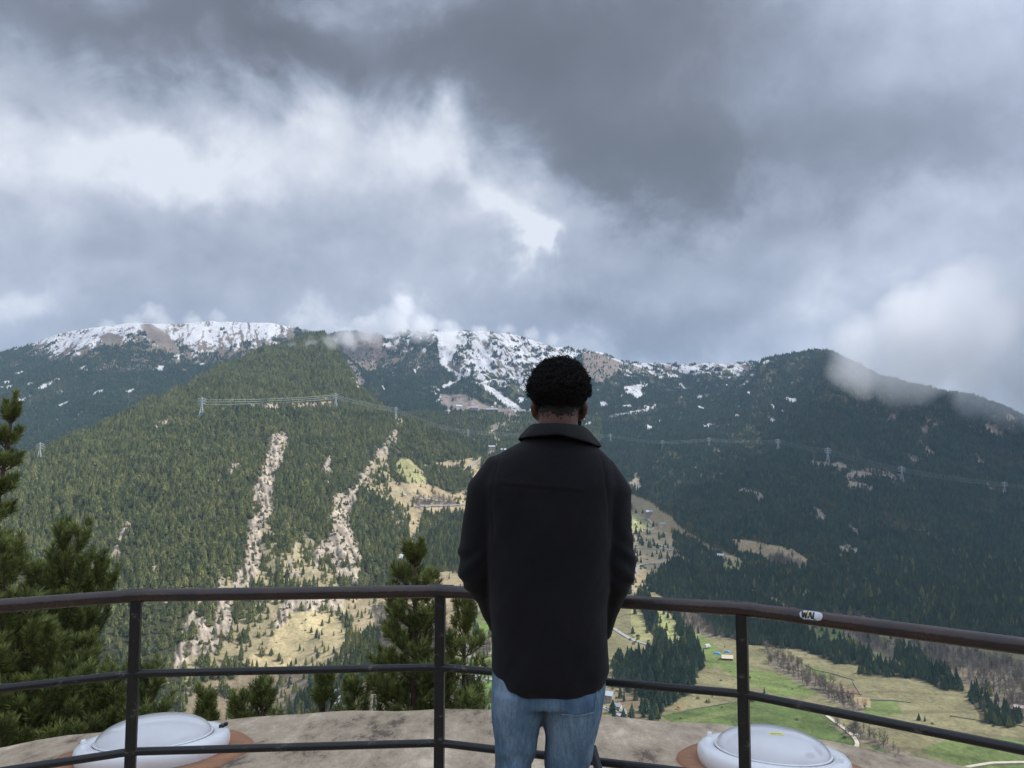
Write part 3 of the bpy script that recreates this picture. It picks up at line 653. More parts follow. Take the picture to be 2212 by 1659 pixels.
def region(px, py, lay, base):
    if base == 'con':
        if lay == 1 or px < 1000:
            return ('conifer on the rocky foot of the left mountain near the bottom railing', 'conifers at the foot of the left mountain') if py > 1380 else ('green conifer on the sunlit left mountainside', 'conifers on the left mountainside')
        if px < 1540 and py > 1395: return ('dark conifer in the wedge-shaped wood just right of the man, below the hairpin road', 'conifers in the wood right of the man')
        if px > 2060 and py > 1470: return ('dark conifer in the isolated round copse at the far right edge of the fields', 'conifers in the round copse')
        if px > 1820 and py > 1380: return ('dark conifer in the broken row of woods above the right-hand fields', 'conifers above the right fields')
        return ('dark conifer in the long wood crossing behind the handrail right of the man', 'conifers in the long valley wood')
    if base == 'bare':
        if py > 1540: return ('leafless grey tree in the strip between the lowest green fields', 'bare trees between the lower fields')
        if px > 1900: return ('leafless lilac-grey tree on the brown slope at the right edge', 'bare trees at the right edge')
        if px > 1640: return ('leafless grey tree in the row running down the valley fields', 'bare trees in the field row')
        return ('leafless brown tree beside the valley road', 'bare trees beside the valley road')
    if px < 1000: return ('low olive shrub on the sunlit rocky knoll below the left mountain', 'shrubs on the knoll')
    if px > 1640: return ('low brown shrub in the right-hand fields', 'shrubs in the right fields')
    return ('low shrub on the dry meadow right of the man', 'shrubs on the dry meadow')
SRC = {}
def single_tree(kind, x, y, z, h, label, group, wid=1.0):
    nm, cat = {'p': ('conifer_tree', 'conifer'), 'd': ('conifer_tree', 'conifer'), 'b': ('bare_tree', 'tree'), 's': ('shrub', 'shrub'), 'g': ('yellow_tree', 'tree')}[kind[0]]
    o = bpy.data.objects.new(nm, ME[kind]); o.location = (x, y, z-.02*h); w = h*wid
    o.scale = (w, w, h); o.rotation_euler = (0, 0, random.uniform(0, 6.28)); link(o); tag(o, label, cat, group)
    SRC.setdefault(kind, o); return o
for i in np.nonzero(single)[0]:
    k = str(kinds_[i]); lb_, gr_ = region(px_[i], py_[i], PTS[5][i], 'con' if is_con[i] else 'bare' if is_bare[i] else 'shr')
    single_tree(k, PTS[0][i], PTS[1][i], PTS[2][i], PTS[3][i], lb_, gr_, rng.uniform(.85, 1.2))
def extra(kind, px, py, hP, label, group=None):
    g = ground(px, py); single_tree(kind, g.x, g.y, g.z, hP*g.y/F, label, group)
extra('gold', 938, 1066, 11, 'bright yellow tree, the larger and nearer the left of the two in the sunlit valley', None)
extra('gold', 986, 1078, 9, 'smaller yellow tree beside the man\'s left sleeve in the sunlit valley', None)
extra('dark1', 861, 1011, 9, 'lone dark conifer in the middle of the pale green meadow left of the man', None)
extra('dark0', 1651, 1497, 13, 'lone dark conifer just above the middle rail beside the right railing post', None)
extra('bare1', 1664, 1428, 18, 'lone wide leafless tree at the top of the tan field right of the post', None)
extra('dark1', 1985, 1556, 16, 'taller left one of the pair of conifers alone in the right fields', None)
extra('dark0', 1998, 1558, 12, 'smaller right one of the pair of conifers alone in the right fields', None)
def gn_scatter(name, sel, label, stuff_name):
    ks = sorted(set(kinds_[sel])); n_ = int(sel.sum())
    if n_ == 0: return
    me = bpy.data.meshes.new(name); me.vertices.add(n_)
    loc = np.stack([PTS[0][sel], PTS[1][sel], PTS[2][sel]-.3], 1); me.vertices.foreach_set('co', loc.astype(np.float32).ravel())
    hh = PTS[3][sel]; g = np.random.default_rng(5); wf = g.uniform(.8, 1.25, n_)
    sc_ = np.stack([hh*wf, hh*wf, hh], 1); a = me.attributes.new('sc', 'FLOAT_VECTOR', 'POINT'); a.data.foreach_set('vector', sc_.astype(np.float32).ravel())
    ro = np.stack([g.uniform(-.05, .05, n_), g.uniform(-.05, .05, n_), g.uniform(0, 6.28, n_)], 1); a = me.attributes.new('ro', 'FLOAT_VECTOR', 'POINT'); a.data.foreach_set('vector', ro.astype(np.float32).ravel())
    a = me.attributes.new('kd', 'INT', 'POINT'); a.data.foreach_set('value', np.searchsorted(ks, kinds_[sel]).astype(np.int32))
    o = link(bpy.data.objects.new(name, me)); tag(o, label, None, None, 'stuff')
    ng = bpy.data.node_groups.new(name, 'GeometryNodeTree')
    ng.interface.new_socket('Geometry', in_out='INPUT', socket_type='NodeSocketGeometry'); ng.interface.new_socket('Geometry', in_out='OUTPUT', socket_type='NodeSocketGeometry')
    gi = ng.nodes.new('NodeGroupInput'); go = ng.nodes.new('NodeGroupOutput'); jn = ng.nodes.new('GeometryNodeJoinGeometry')
    def attr(nm, dt):
        n = ng.nodes.new('GeometryNodeInputNamedAttribute'); n.data_type = dt; n.inputs['Name'].default_value = nm
        return [s for s in n.outputs if s.enabled][0]
    sc_o, ro_o, kd_o = attr('sc', 'FLOAT_VECTOR'), attr('ro', 'FLOAT_VECTOR'), attr('kd', 'INT')
    for i, k in enumerate(ks):
        cmpn = ng.nodes.new('FunctionNodeCompare'); cmpn.data_type = 'INT'; cmpn.operation = 'EQUAL'
        ins = [s for s in cmpn.inputs if s.enabled]; ng.links.new(kd_o, ins[0]); ins[1].default_value = i
        src = SRC[str(k)]; oi = ng.nodes.new('GeometryNodeObjectInfo'); oi.inputs[0].default_value = src; oi.transform_space = 'ORIGINAL'; oi.inputs['As Instance'].default_value = True
        ip = ng.nodes.new('GeometryNodeInstanceOnPoints')
        ng.links.new(gi.outputs[0], ip.inputs['Points']); ng.links.new([s for s in cmpn.outputs if s.enabled][0], ip.inputs['Selection'])
        ng.links.new(oi.outputs['Geometry'], ip.inputs['Instance']); ng.links.new(ro_o, ip.inputs['Rotation']); ng.links.new(sc_o, ip.inputs['Scale'])
        ng.links.new(ip.outputs[0], jn.inputs[0])
    ng.links.new(jn.outputs[0], go.inputs[0])
    md = o.modifiers.new('scatter', 'NODES'); md.node_group = ng
for k in ('pine0', 'pine1', 'pine2', 'dark0', 'dark1', 'bare0', 'bare1', 'shrub'):
    if k not in SRC:
        i = np.nonzero((kinds_ == k) & front_ok)[0][0]; single[i] = True
        single_tree(k, PTS[0][i], PTS[1][i], PTS[2][i], PTS[3][i], 'low olive shrub on the sunlit rocky knoll below the left mountain', 'shrubs on the knoll')
rest = ~single
gn_scatter('mountain_forest', rest & is_con & (PTS[5] == 1), 'sunlit conifer forest covering the left mountain', 'forest')
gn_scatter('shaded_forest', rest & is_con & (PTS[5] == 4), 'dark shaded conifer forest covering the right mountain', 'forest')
gn_scatter('distant_forest', rest & is_con & np.isin(PTS[5], [2, 3]), 'dark blue-green conifers below and among the snow of the far ridges', 'forest')
gn_scatter('valley_woods', rest & is_con & (PTS[5] == 0), 'dark conifer woods on the valley floor', 'forest')
gn_scatter('bare_woodland', rest & is_bare, 'leafless lilac-grey woodland along the river and field edges', 'forest')
gn_scatter('scattered_shrubs', rest & is_shr, 'low shrubs over the rocky slopes and dry meadows', 'shrubs')
print('TREES', len(kinds_), 'single', int(single.sum()), {k: int((kinds_ == k).sum()) for k in set(kinds_)})
# ------------------------------------------------------------------ roads, paths
M_road = mat('asphalt', (.26, .26, .265), (.33, .325, .32), scale=.05)
M_path = mat('gravel_path', (.42, .38, .30), (.50, .46, .38), scale=.1)
M_river = mat('river_stones', (.45, .44, .42), (.70, .69, .67), scale=.12, contrast=(.45, .55))
def ribbon(name, pts, width, m, label, lift=.9, name_kind='structure'):
    P3 = []
    for (a, b) in zip(pts[:-1], pts[1:]):
        n_ = max(2, int(math.hypot(b[0]-a[0], b[1]-a[1])/2.5))
        for i in range(n_): P3.append(ground(a[0]+(b[0]-a[0])*i/n_, a[1]+(b[1]-a[1])*i/n_))
    P3.append(ground(*pts[-1]))
    A = np.array([[p.x, p.y] for p in P3]); K = np.array([.25, .5, .25])
    for _ in range(4):
        A[1:-1] = A[:-2]*.25+A[1:-1]*.5+A[2:]*.25
    T = np.gradient(A, axis=0); T /= np.linalg.norm(T, axis=1)[:, None]+1e-9; Nn = np.stack([-T[:, 1], T[:, 0]], 1)
    Lp = A+Nn*width/2; Rp = A-Nn*width/2
    zl = Hat(Lp[:, 0], Lp[:, 1]); zr = Hat(Rp[:, 0], Rp[:, 1]); zc = np.maximum(np.maximum(zl, zr), Hat(A[:, 0], A[:, 1]))
    for _ in range(3): zc[1:-1] = np.maximum(zc[1:-1], (zc[:-2]+zc[2:])/2*.5+zc[1:-1]*.5)
    zc += lift; n_ = len(A)
    V_ = np.concatenate([np.c_[Lp, zc], np.c_[Rp, zc], np.c_[Lp, zc-4], np.c_[Rp, zc-4]])
    Fq = []
    for i in range(n_-1):
        Fq += [(n_+i, n_+i+1, i+1, i), (i, i+1, 2*n_+i+1, 2*n_+i), (n_+i+1, n_+i, 3*n_+i, 3*n_+i+1)]
    o = link(bpy.data.objects.new(name, np_mesh(name, V_, Fq, [m]))); tag(o, label, kind=name_kind); return o
ribbon('road', [(905,1005),(926,1008),(952,1012),(973,1016),(989,1019),(1010,1012),(1040,990)], 9, M_road, 'pale road contouring above the wood left of the man')
ribbon('road', [(892,1075),(940,1081),(975,1084)], 6, M_path, 'pale track across the dry valley meadow')
ribbon('road', [(833,1066),(869,1066),(878,1071)], 6, M_path, 'short pale track at the edge of the gorge')
ribbon('road', [(897,1096),(950,1094),(1010,1091)], 8, M_road, 'road crossing the sunlit valley below the yellow trees')
ribbon('road', [(945,1108),(1000,1116),(1040,1120)], 8, M_road, 'lower road beside the man\'s left sleeve')
ribbon('road', [(1365,1164),(1398,1172),(1424,1179),(1458,1186)], 9, M_road, 'upper leg of the hairpin road right of the man')
ribbon('road', [(1365,1184),(1410,1186),(1458,1189)], 8, M_road, 'lower leg of the hairpin road right of the man')
ribbon('road', [(1437,1218),(1400,1218),(1380,1221),(1370,1235),(1364,1260)], 9, M_road, 'road curving down beside the man\'s right sleeve')
ribbon('path', [(1360,1121),(1384,1118),(1398,1122),(1411,1133),(1416,1141),(1398,1147),(1370,1153)], 5, M_path, 'lane between the two houses on the dry meadow')
ribbon('road', [(1326,1358),(1345,1371),(1368,1384),(1399,1393),(1423,1398),(1433,1404),(1424,1410),(1404,1407)], 8, M_road, 'narrow road ending in a hairpin above the wedge-shaped wood')
ribbon('road', [(1290,1522),(1303,1528),(1329,1540),(1352,1552),(1380,1567)], 8, M_road, 'road past the roadside houses right of the man\'s jeans')
ribbon('path', [(1786,1547),(1806,1562),(1828,1578),(1845,1593),(1853,1608),(1842,1628),(1830,1640)], 5, M_path, 'curving farm track round the dark green field')
ribbon('path', [(2085,1660),(2110,1655),(2141,1650),(2212,1648),(2240,1650)], 5, M_path, 'pale farm track at the bottom right corner')
ribbon('road', [(995,1470),(1014,1469),(1033,1469),(1049,1467),(1075,1470)], 9, M_road, 'road with the parked vans left of the man\'s jeans')
ribbon('road', [(1043,1471),(1033,1481),(1033,1497),(1026,1511),(1006,1518),(980,1517)], 9, M_road, 'winding road dropping behind the centre railing post')
ribbon('road', [(1010,1421),(1035,1414),(1075,1410)], 8, M_road, 'road beside the crowded car park')
ribbon('road', [(728,1530),(745,1505),(760,1500)], 16, M_road, 'grey yard in front of the dark house in the gorge')
ribbon('river', [(890,1172),(880,1182),(872,1195),(864,1212)], 9, M_river, 'white boulder stream in the gorge behind the young pine', lift=1.2)

M_drywall = mat('dry_stone', (.15, .135, .10), (.22, .20, .155), scale=.5)
def fwall(pts, label, w=1.0):
    o = ribbon('stone_wall', pts, w, M_drywall, label, lift=1.1, name_kind='thing'); o['category'] = 'wall'; o['group'] = 'dry stone walls between the fields'
fwall([(1772,1452),(1777,1470),(1786,1492)], 'short dark field wall running downhill between the two small brown plots')
fwall([(1842,1473),(1850,1487),(1860,1502)], 'short dark field wall at the right end of the two brown plots')
fwall([(1738,1436),(1760,1448),(1800,1456),(1845,1470)], 'long dark field wall along the top of the brown plots')
fwall([(1752,1488),(1800,1493),(1862,1501)], 'dark field wall along the bottom of the brown plots')
fwall([(2052,1547),(2110,1556),(2170,1562),(2225,1572)], 'long dark terrace wall right of the lone pair of conifers')
fwall([(1880,1512),(1925,1513),(1968,1518)], 'dark terrace bank above the mid-right green field', 2.5)
fwall([(1455,1542),(1500,1532),(1560,1522),(1610,1512)], 'low wall above the green strips left of the right post')
fwall([(1985,1470),(2040,1476),(2085,1470)], 'broken field wall left of the round copse')
fwall([(1700,1400),(1680,1440),(1740,1452)], 'thin boundary wall in the tan field right of the post')
# ------------------------------------------------------------------ pylons and wires
M_steel = mat('galvanised_steel', (.42, .46, .50), (.52, .56, .60), scale=.2, rough=.55)
M_wire = mat('wire', (.40, .44, .42), rough=.5)
def pylon_mesh(name, m, r_=.010):
    b = MB()
    w0, w1 = .11, .022
    def wz(z): return w0+(w1-w0)*min(1, z/.62) if z < .62 else w1
    lv = [0, .16, .30, .42, .52, .62, .72, .82, .92]
    for sx, sy in ((1, 1), (1, -1), (-1, 1), (-1, -1)):
        b.tube([(sx*wz(z), sy*wz(z), z) for z in lv]+[(0, 0, 1.0)], r_, 4)
    for z0, z1 in zip(lv[:-1], lv[1:]):
        a, c = wz(z0), wz(z1)
        for s_ in (1, -1):
            b.tube([(-a, s_*a, z0), (c, s_*c, z1)], r_*.7, 3); b.tube([(a, s_*a, z0), (-c, s_*c, z1)], r_*.7, 3)
            b.tube([(s_*a, -a, z0), (s_*c, c, z1)], r_*.7, 3); b.tube([(s_*a, a, z0), (s_*c, -c, z1)], r_*.7, 3)
    return b.mesh(name, m)
def arm_mesh(name, m, w):
    b = MB()
    for s_ in (1, -1):
        for sy in (1, -1):
            b.tube([(0, sy*.02, 0), (s_*w, 0, .012)], .009, 4); b.tube([(0, sy*.02, .055), (s_*w, 0, .012)], .007, 3)
        b.tube([(s_*w, 0, .012), (s_*w, 0, -.045)], .012, 5)
    return b.mesh(name, m)
PYM = pylon_mesh('pylon_tower', M_steel); PYM2 = pylon_mesh('slim_pylon_tower', M_steel, .0055); ARM = [arm_mesh('cross_arm', M_steel, w) for w in (.155, .20, .165)]
PYL = []
def pylon(px, ybase, hP, rz, label, group):
    g = ground(px, ybase); h = hP*g.y/F; e = empty('lattice_pylon', g, rz); tag(e, label, 'pylon', group)
    tw = link(bpy.data.objects.new('tower', PYM if group == gl else PYM2), e); tw.scale = (h, h, h)
    for k, z in enumerate((.66, .78, .89)):
        a = link(bpy.data.objects.new('cross_arm', ARM[k]), e); a.scale = (h, h, h); a.location = (0, 0, z*h)
    tips = []
    for k, z in enumerate((.66, .78, .89)):
        w = (.155, .20, .165)[k]
        for s_ in (1, -1): tips.append(g+Vector((s_*w*h*math.cos(rz), s_*w*h*math.sin(rz), (z-.035)*h)))
    PYL.append(tips); return tips
gl, gr = 'pylons on the left mountain', 'pylons on the right mountainside'
T0 = pylon(85, 993, 37, .3, 'pale lattice pylon standing alone on the left shoulder by the big pine', gl)
T1 = pylon(435, 901, 44, .25, 'tall lattice pylon on a bare knoll, left end of the visible wires', gl)
T2 = pylon(725, 882, 34, -.3, 'lattice pylon half hidden in forest below the left peak', gl)
T3 = pylon(855, 910, 32, -.8, 'lattice pylon on the spur crest at the top of the brown clearing', gl)
T4 = pylon(1011, 950, 24, -1.0, 'small lattice pylon in shaded forest left of the man\'s collar', gr)
T5 = pylon(1319, 958, 22, -.3, 'faint small pylon just right of the man\'s collar', gr)
T6 = pylon(1431, 972, 22, -.2, 'small pylon above a snow patch, second right of the man', gr)
T7 = pylon(1532, 966, 22, -.2, 'small pylon beside a light rocky scar, third right of the man', gr)
T8 = pylon(1681, 975, 28, -.5, 'pylon at the left end of the bare brown cutting', gr)
T9 = pylon(1789, 1000, 34, -.7, 'pylon in the middle of the bare brown cutting', gr)
T10 = pylon(1949, 1042, 36, -.6, 'pylon at the right end of the brown cutting where the wires stand out', gr)
T11 = pylon(2171, 1068, 28, -.5, 'pylon on the light clearing nearest the right edge', gr)
def wires(Ta, Tb, label, group, sag=.035, rad=.34, sel=(0, 1, 2, 3, 4, 5)):
    for k in sel:
        a, b_ = Ta[k], Tb[k]; Ln = (b_-a).length; pts = [a.lerp(b_, t/12)+Vector((0, 0, -4*sag*Ln*(t/12)*(1-t/12))) for t in range(13)]
        mb = MB(); c = (a+b_)/2; mb.tube([p-c for p in pts], rad, 4)
        o = mb.build('power_line', M_wire); o.location = c; tag(o, label, 'wire', group)
wires(T1, T2, 'pale wire slung between the knoll pylon and the peak pylon on the left mountain', 'wires of the left mountain', .012, .34)
wires(T2, T3, 'pale wire running from the peak pylon down to the spur pylon', 'wires down to the spur', .012, .28)
wires(T3, T4, 'thin wire from the spur pylon across to the small pylon by the collar', 'wires across the side valley', .02, .14)
wires(T4, T5, 'thin wire passing behind the man\'s neck', 'wires behind the man', .015, .15)
for a, b_, s_ in ((T5, T6, 'first and second'), (T6, T7, 'second and third'), (T7, T8, 'third and fourth'), (T8, T9, 'fourth and fifth'), (T9, T10, 'fifth and sixth'), (T10, T11, 'sixth and last')):
    wires(a, b_, 'thin wire between the %s pylons right of the man' % s_, 'wires between the %s pylons' % s_, .012, .12)
T12 = [t+Vector((700, -350, -80)) for t in T11]
wires(T11, T12, 'thin wire leaving the last pylon past the right edge', 'wires past the right edge', .012, .12)

# ------------------------------------------------------------------ houses
M_stone = mat('stone_wall', (.26, .23, .20), (.36, .32, .28), scale=1.2)
M_cream = mat('cream_render', (.62, .55, .40), (.55, .48, .36), scale=.8)
M_white = mat('white_render', (.66, .65, .62), (.58, .57, .55), scale=.8)
M_slate = mat('slate_roof', (.25, .28, .32), (.33, .36, .40), scale=.9, rough=.5)
M_slate2 = mat('pale_slate_roof', (.40, .45, .50), (.48, .53, .58), scale=.9, rough=.45)
M_pink = mat('weathered_roof', (.42, .33, .31), (.50, .41, .38), scale=.9)
M_glass = mat('window_glass', (.03, .035, .04), rough=.15)
M_wood = mat('dark_wood', (.10, .065, .04), (.14, .09, .06), scale=2)
def house(px, py, wP, rz, wall, roof, label, depth=.75, floors=2, name='house', ratio=.55, cat='house'):
    g = ground(px, py); w = wP*g.y/F; d = w*depth; h = 2.9*floors if w*ratio < 2.9*floors*1.6 else w*ratio
    zmin = min(float(Hat(g.x+dx*w/2, g.y+dy*d/2)) for dx in (-1, 1) for dy in (-1, 1))-1; zt = g.z+h
    e = empty(name, (g.x, g.y, zmin), rz); tag(e, label, cat)
    b = MB(); H0 = zt-zmin; rh = d*.30
    vs = [(-w/2, -d/2, 0), (w/2, -d/2, 0), (w/2, d/2, 0), (-w/2, d/2, 0), (-w/2, -d/2, H0), (w/2, -d/2, H0), (w/2, d/2, H0), (-w/2, d/2, H0), (-w/2, 0, H0+rh), (w/2, 0, H0+rh)]
    b.add(vs, [(0, 1, 5, 4), (2, 3, 7, 6), (1, 2, 6, 9, 5), (3, 0, 4, 8, 7), (3, 2, 1, 0)]); b.build('wall', wall, e)
    b = MB(); ov = .7; th = .35
    for s_ in (1, -1):
        y0 = s_*(d/2+ov); z0 = H0-ov*rh/(d/2)
        b.add([(-w/2-ov, 0, H0+rh+.08), (w/2+ov, 0, H0+rh+.08), (w/2+ov, y0, z0+.08), (-w/2-ov, y0, z0+.08),
               (-w/2-ov, 0, H0+rh+.08+th), (w/2+ov, 0, H0+rh+.08+th), (w/2+ov, y0, z0+.08+th), (-w/2-ov, y0, z0+.08+th)],
              [(4, 5, 6, 7), (3, 2, 1, 0), (2, 3, 7, 6), (0, 3, 7, 4), (1, 2, 6, 5)])
    ro = b.build('roof', roof, e)
    b = MB(); b.box((w*.25, d*.12, H0+rh*.9+.6), (1.0, .8, 2.0)); b.build('chimney', wall, ro)
    nw = max(2, int(w/4.5))
    for fl in range(floors):
        for i in range(nw):
            x = -w/2+w*(i+.5)/nw; z = H0-1.5-fl*2.9
            f_ = MB(); f_.box((x, -d/2-.04, z), (1.3, .16, 1.5)); fr = f_.build('window', M_wood, e)
            p_ = MB(); p_.box((x, -d/2-.14, z), (1.0, .06, 1.2)); p_.build('pane', M_glass, fr)
    dd = MB(); dd.box((w*.05, -d/2-.06, max(0, H0-2.9*floors)+1.1), (1.2, .14, 2.2)); dd.build('door', M_wood, e)
    return e
house(1402, 1114, 15, .2, M_stone, M_slate, 'stone house with big grey slate roof, upper of the two by the lane')
house(1431, 1138, 12, .1, M_cream, M_slate, 'small cream house among trees, lower of the two by the lane')
house(1556, 1208, 15, -.5, M_stone, M_slate2, 'long pale slate roof half hidden in trees above the olive meadow')
house(1615, 1231, 14, -.3, M_cream, M_slate2, 'cream cottage with metallic roof alone on the valley edge')
house(1312, 1514, 26, -.45, M_stone, M_slate2, 'building with broad pale roof directly behind the man\'s right hip')
house(1332, 1533, 20, -.45, M_cream, M_slate, 'cream house with hipped grey roof beside the lower road')
house(1346, 1540, 13, -.45, M_cream, M_slate, 'small annex at the right end of the roadside houses', floors=1)
house(1621, 1513, 17, -.4, M_wood, M_slate, 'dark barn under the middle rail beside the right post', floors=1)
house(2201, 1536, 16, -.6, M_stone, M_pink, 'pinkish roofed shed at the right edge below the copse', floors=1)
house(1571, 1424, 22, -.2, M_wood, M_cream, 'long shed with cream roof beside the blue tarpaulins', floors=1, ratio=.2)
house(751, 1494, 16, .1, M_wood, M_slate2, 'dark three-storey house in the gorge between the small pines', floors=3)
house(728, 1500, 12, .3, M_white, M_slate, 'small white house left of the dark gorge house')
house(932, 1522, 34, .05, M_white, M_slate2, 'building with pale blue roof behind the big young pine', floors=1, ratio=.2)
house(1065, 1505, 16, .2, M_stone, M_slate, 'stone house by the winding road behind the man\'s left hip')
house(1060, 888, 30, -.1, M_wood, M_slate, 'long low ski station building at the foot of the piste', depth=.3, floors=3, ratio=.1)
house(1025, 884, 18, -.1, M_stone, M_slate, 'short building left of the long ski station building', depth=.5, floors=3, ratio=.1)
house(992, 880, 13, .1, M_white, M_slate2, 'small bluish roofed building on the brown ski station clearing', floors=1, ratio=.2)
house(1062, 973, 14, .2, M_stone, M_slate, 'grey hamlet house by the pale road beside the man\'s left shoulder')
house(1088, 978, 12, -.2, M_stone, M_slate2, 'second hamlet house close to the man\'s left shoulder')

# ------------------------------------------------------------------ vehicles and clutter
def paint(name, c): return mat(name, c, rough=.3)
P_w = paint('white_paint', (.75, .76, .78)); P_r = paint('red_paint', (.5, .05, .04)); P_b = paint('blue_paint', (.06, .12, .35)); P_g = paint('grey_paint', (.25, .26, .28)); P_k = paint('black_paint', (.02, .02, .022)); P_o = paint('orange_paint', (.7, .2, .03))
M_tyre = mat('tyre', (.02, .02, .02)); M_tarp = mat('blue_tarpaulin', (.05, .22, .62), (.10, .34, .75), scale=.3, rough=.4)
def vehicle_meshes(nm, L_, Wd, hb, hc, c0, c1, pm, box=False):
    b = MB(); b.box((0, 0, .35+hb/2), (L_, Wd, hb))
    b.mi = [0]*len(b.f)
    z0 = .35+hb; f0, f1 = -L_/2+c0*L_, -L_/2+c1*L_
    tw = Wd*.42
    b.add([(f0, -Wd/2, z0), (f1, -Wd/2, z0), (f1, Wd/2, z0), (f0, Wd/2, z0), (f0+(.02 if box else .12)*L_, -tw, z0+hc), (f1-(.05 if box else .15)*L_, -tw, z0+hc), (f1-(.05 if box else .15)*L_, tw, z0+hc), (f0+(.02 if box else .12)*L_, tw, z0+hc)],
          [(4, 5, 6, 7), (0, 1, 5, 4), (1, 2, 6, 5), (2, 3, 7, 6), (3, 0, 4, 7)], 1)
    b.mi[-5] = 0
    if box: b.mi[-4:] = [0, 1, 0, 0]
    for sx in (-.32, .32):
        for sy in (-1, 1): b.tube([(sx*L_, sy*Wd*.5-.02, .33), (sx*L_, sy*Wd*.38, .33)], .34, 10, 2)
    return b.mesh(nm, [pm, M_glass, M_tyre])
VM = {'car_white': ('parked_car', vehicle_meshes('car', 4.3, 1.8, .65, .6, .2, .9, P_w), 'car'), 'car_red': ('parked_car', vehicle_meshes('car', 4.3, 1.8, .65, .6, .2, .9, P_r), 'car'),
      'car_grey': ('parked_car', vehicle_meshes('car', 4.4, 1.8, .65, .6, .2, .9, P_g), 'car'), 'car_blue': ('parked_car', vehicle_meshes('car', 4.3, 1.8, .65, .6, .2, .9, P_b), 'car'),
      'car_black': ('parked_car', vehicle_meshes('car', 4.4, 1.8, .65, .6, .2, .9, P_k), 'car'),
      'van': ('camper_van', vehicle_meshes('van', 6.4, 2.2, 1.1, 1.6, .0, .93, P_w, True), 'van'), 'truck': ('box_truck', vehicle_meshes('truck', 8, 2.5, 1.2, 2.2, .0, .8, P_w, True), 'truck'),
      'tractor': ('tractor', vehicle_meshes('tractor', 4.0, 2.0, 1.1, 1.1, .1, .55, P_o, True), 'tractor')}
def vehicle(kind, px, py, rz, label, group=None, s_=1.25):
    nm, me, cat = VM[kind]; g = ground(px, py); o = link(bpy.data.objects.new(nm, me)); o.location = g+Vector((0, 0, 1.3)); o.rotation_euler = (0, 0, rz); o.scale = (s_,)*3; tag(o, label, cat, group); return o
vehicle('car_white', 1384, 1116, .3, 'white car on the lane left of the upper stone house')
vehicle('car_white', 1424, 1141, 1.2, 'white car on the lane below the small cream house')
vehicle('van', 1518, 1196, .2, 'white van in the trees left of the long slate roof')
vehicle('truck', 1529, 1400, .5, 'white box truck on the brown yard above the bright green strip', s_=1.5)
vehicle('car_white', 1352, 1547, -.5, 'white car parked at the right end of the roadside houses')
vehicle('car_white', 1331, 1541, -.5, 'white car parked against the cream roadside house')
vehicle('car_white', 1852, 1592, -.6, 'white vehicle beside the curving farm track')
vehicle('tractor', 1466, 1532, 0, 'small orange tractor at the edge of the field below the wedge wood')
vehicle('van', 1017, 1464, .1, 'white camper van on the road, left one of the pair', s_=1.6)
vehicle('van', 1030, 1464, .1, 'white camper van with red side, right one of the pair', s_=1.6)
vehicle('car_grey', 1037, 1216, .2, 'grey car')if False else None
rk = random.Random(4)
cols_ = ['car_white']*7+['van', 'car_red', 'car_blue', 'car_grey', 'car_white', 'car_black', 'van']
for i in range(22):
    k = rk.choice(cols_); nmc = {'car_white': 'white car', 'van': 'white van', 'car_red': 'red car', 'car_blue': 'blue car', 'car_grey': 'grey car', 'car_black': 'black car'}[k]
    vehicle(k, 1002+(i % 4)*6.5+rk.uniform(-1.5, 1.5), 1388+(i//4)*5.6+rk.uniform(-1, 1), rk.uniform(-.4, .4), nmc+' in the crowded car park left of the man\'s waist', nmc+'s in the crowded car park', 1.3)
for i, (px, py) in enumerate([(1385,1222),(1394,1221),(1402,1221),(1411,1220),(1422,1220)]):
    vehicle(['car_grey', 'car_black', 'car_white', 'car_grey', 'car_white'][i], px, py+1.5, 0.05, ['grey', 'black', 'white', 'grey', 'white'][i]+' car, number %s from the left in the roadside row by the man\'s right sleeve' % ['one', 'two', 'three', 'four', 'five'][i])
def tarp(px, py, wP, label):
    g = ground(px, py); w = wP*g.y/F; b = MB(); n_ = 9; vs = []; 
    for i in range(n_):
        for j in range(n_):
            u, v = i/(n_-1)-.5, j/(n_-1)-.5; e_ = max(abs(u), abs(v))*2
            vs.append((u*w, v*w*.6, (1-e_**3)*2.8+random.uniform(-.3, .3)*(1-e_)))
    b.add(vs, [(i*n_+j, (i+1)*n_+j, (i+1)*n_+j+1, i*n_+j+1) for i in range(n_-1) for j in range(n_-1)])
    o = b.build('tarpaulin', M_tarp); o.location = g+Vector((0, 0, .2)); o.rotation_euler = (0, 0, -.3); tag(o, label, 'tarpaulin'); return o
tarp(1549, 1412, 14, 'larger crumpled blue tarpaulin over materials, left of the cream roofed shed')
tarp(1571, 1409, 12, 'smaller blue tarpaulin above the cream roofed shed by the post')
# ------------------------------------------------------------------ terrace, railing, roof lights
def part(mb, name, mats, parent, smooth=False):
    """mesh given in world coordinates, made a child of an unrotated parent"""
    base = Vector((0, 0, 0)); p = parent
    while p is not None: base += Vector(p.location); p = p.parent
    mb.v = [(v[0]-base.x, v[1]-base.y, v[2]-base.z) for v in mb.v]
    return mb.build(name, mats, parent, smooth)
TC = Vector((-.55, -.09, 0)); RAILR = 2.80; SL = math.tan(R(7)); EDGE = 6.38; Z0 = -.10
def roofz(x, y):
    r_ = math.hypot(x-TC.x, y-TC.y); return 0.0 if r_ < RAILR+.06 else Z0-SL*(r_-RAILR)
M_conc = bpy.data.materials.new('weathered_concrete'); M_conc.use_nodes = True; t = M_conc.node_tree; b = t.nodes['Principled BSDF']
b.inputs['Roughness'].default_value = .92; b.inputs['Specular IOR Level'].default_value = .25
geo = nd(t, 'ShaderNodeNewGeometry')
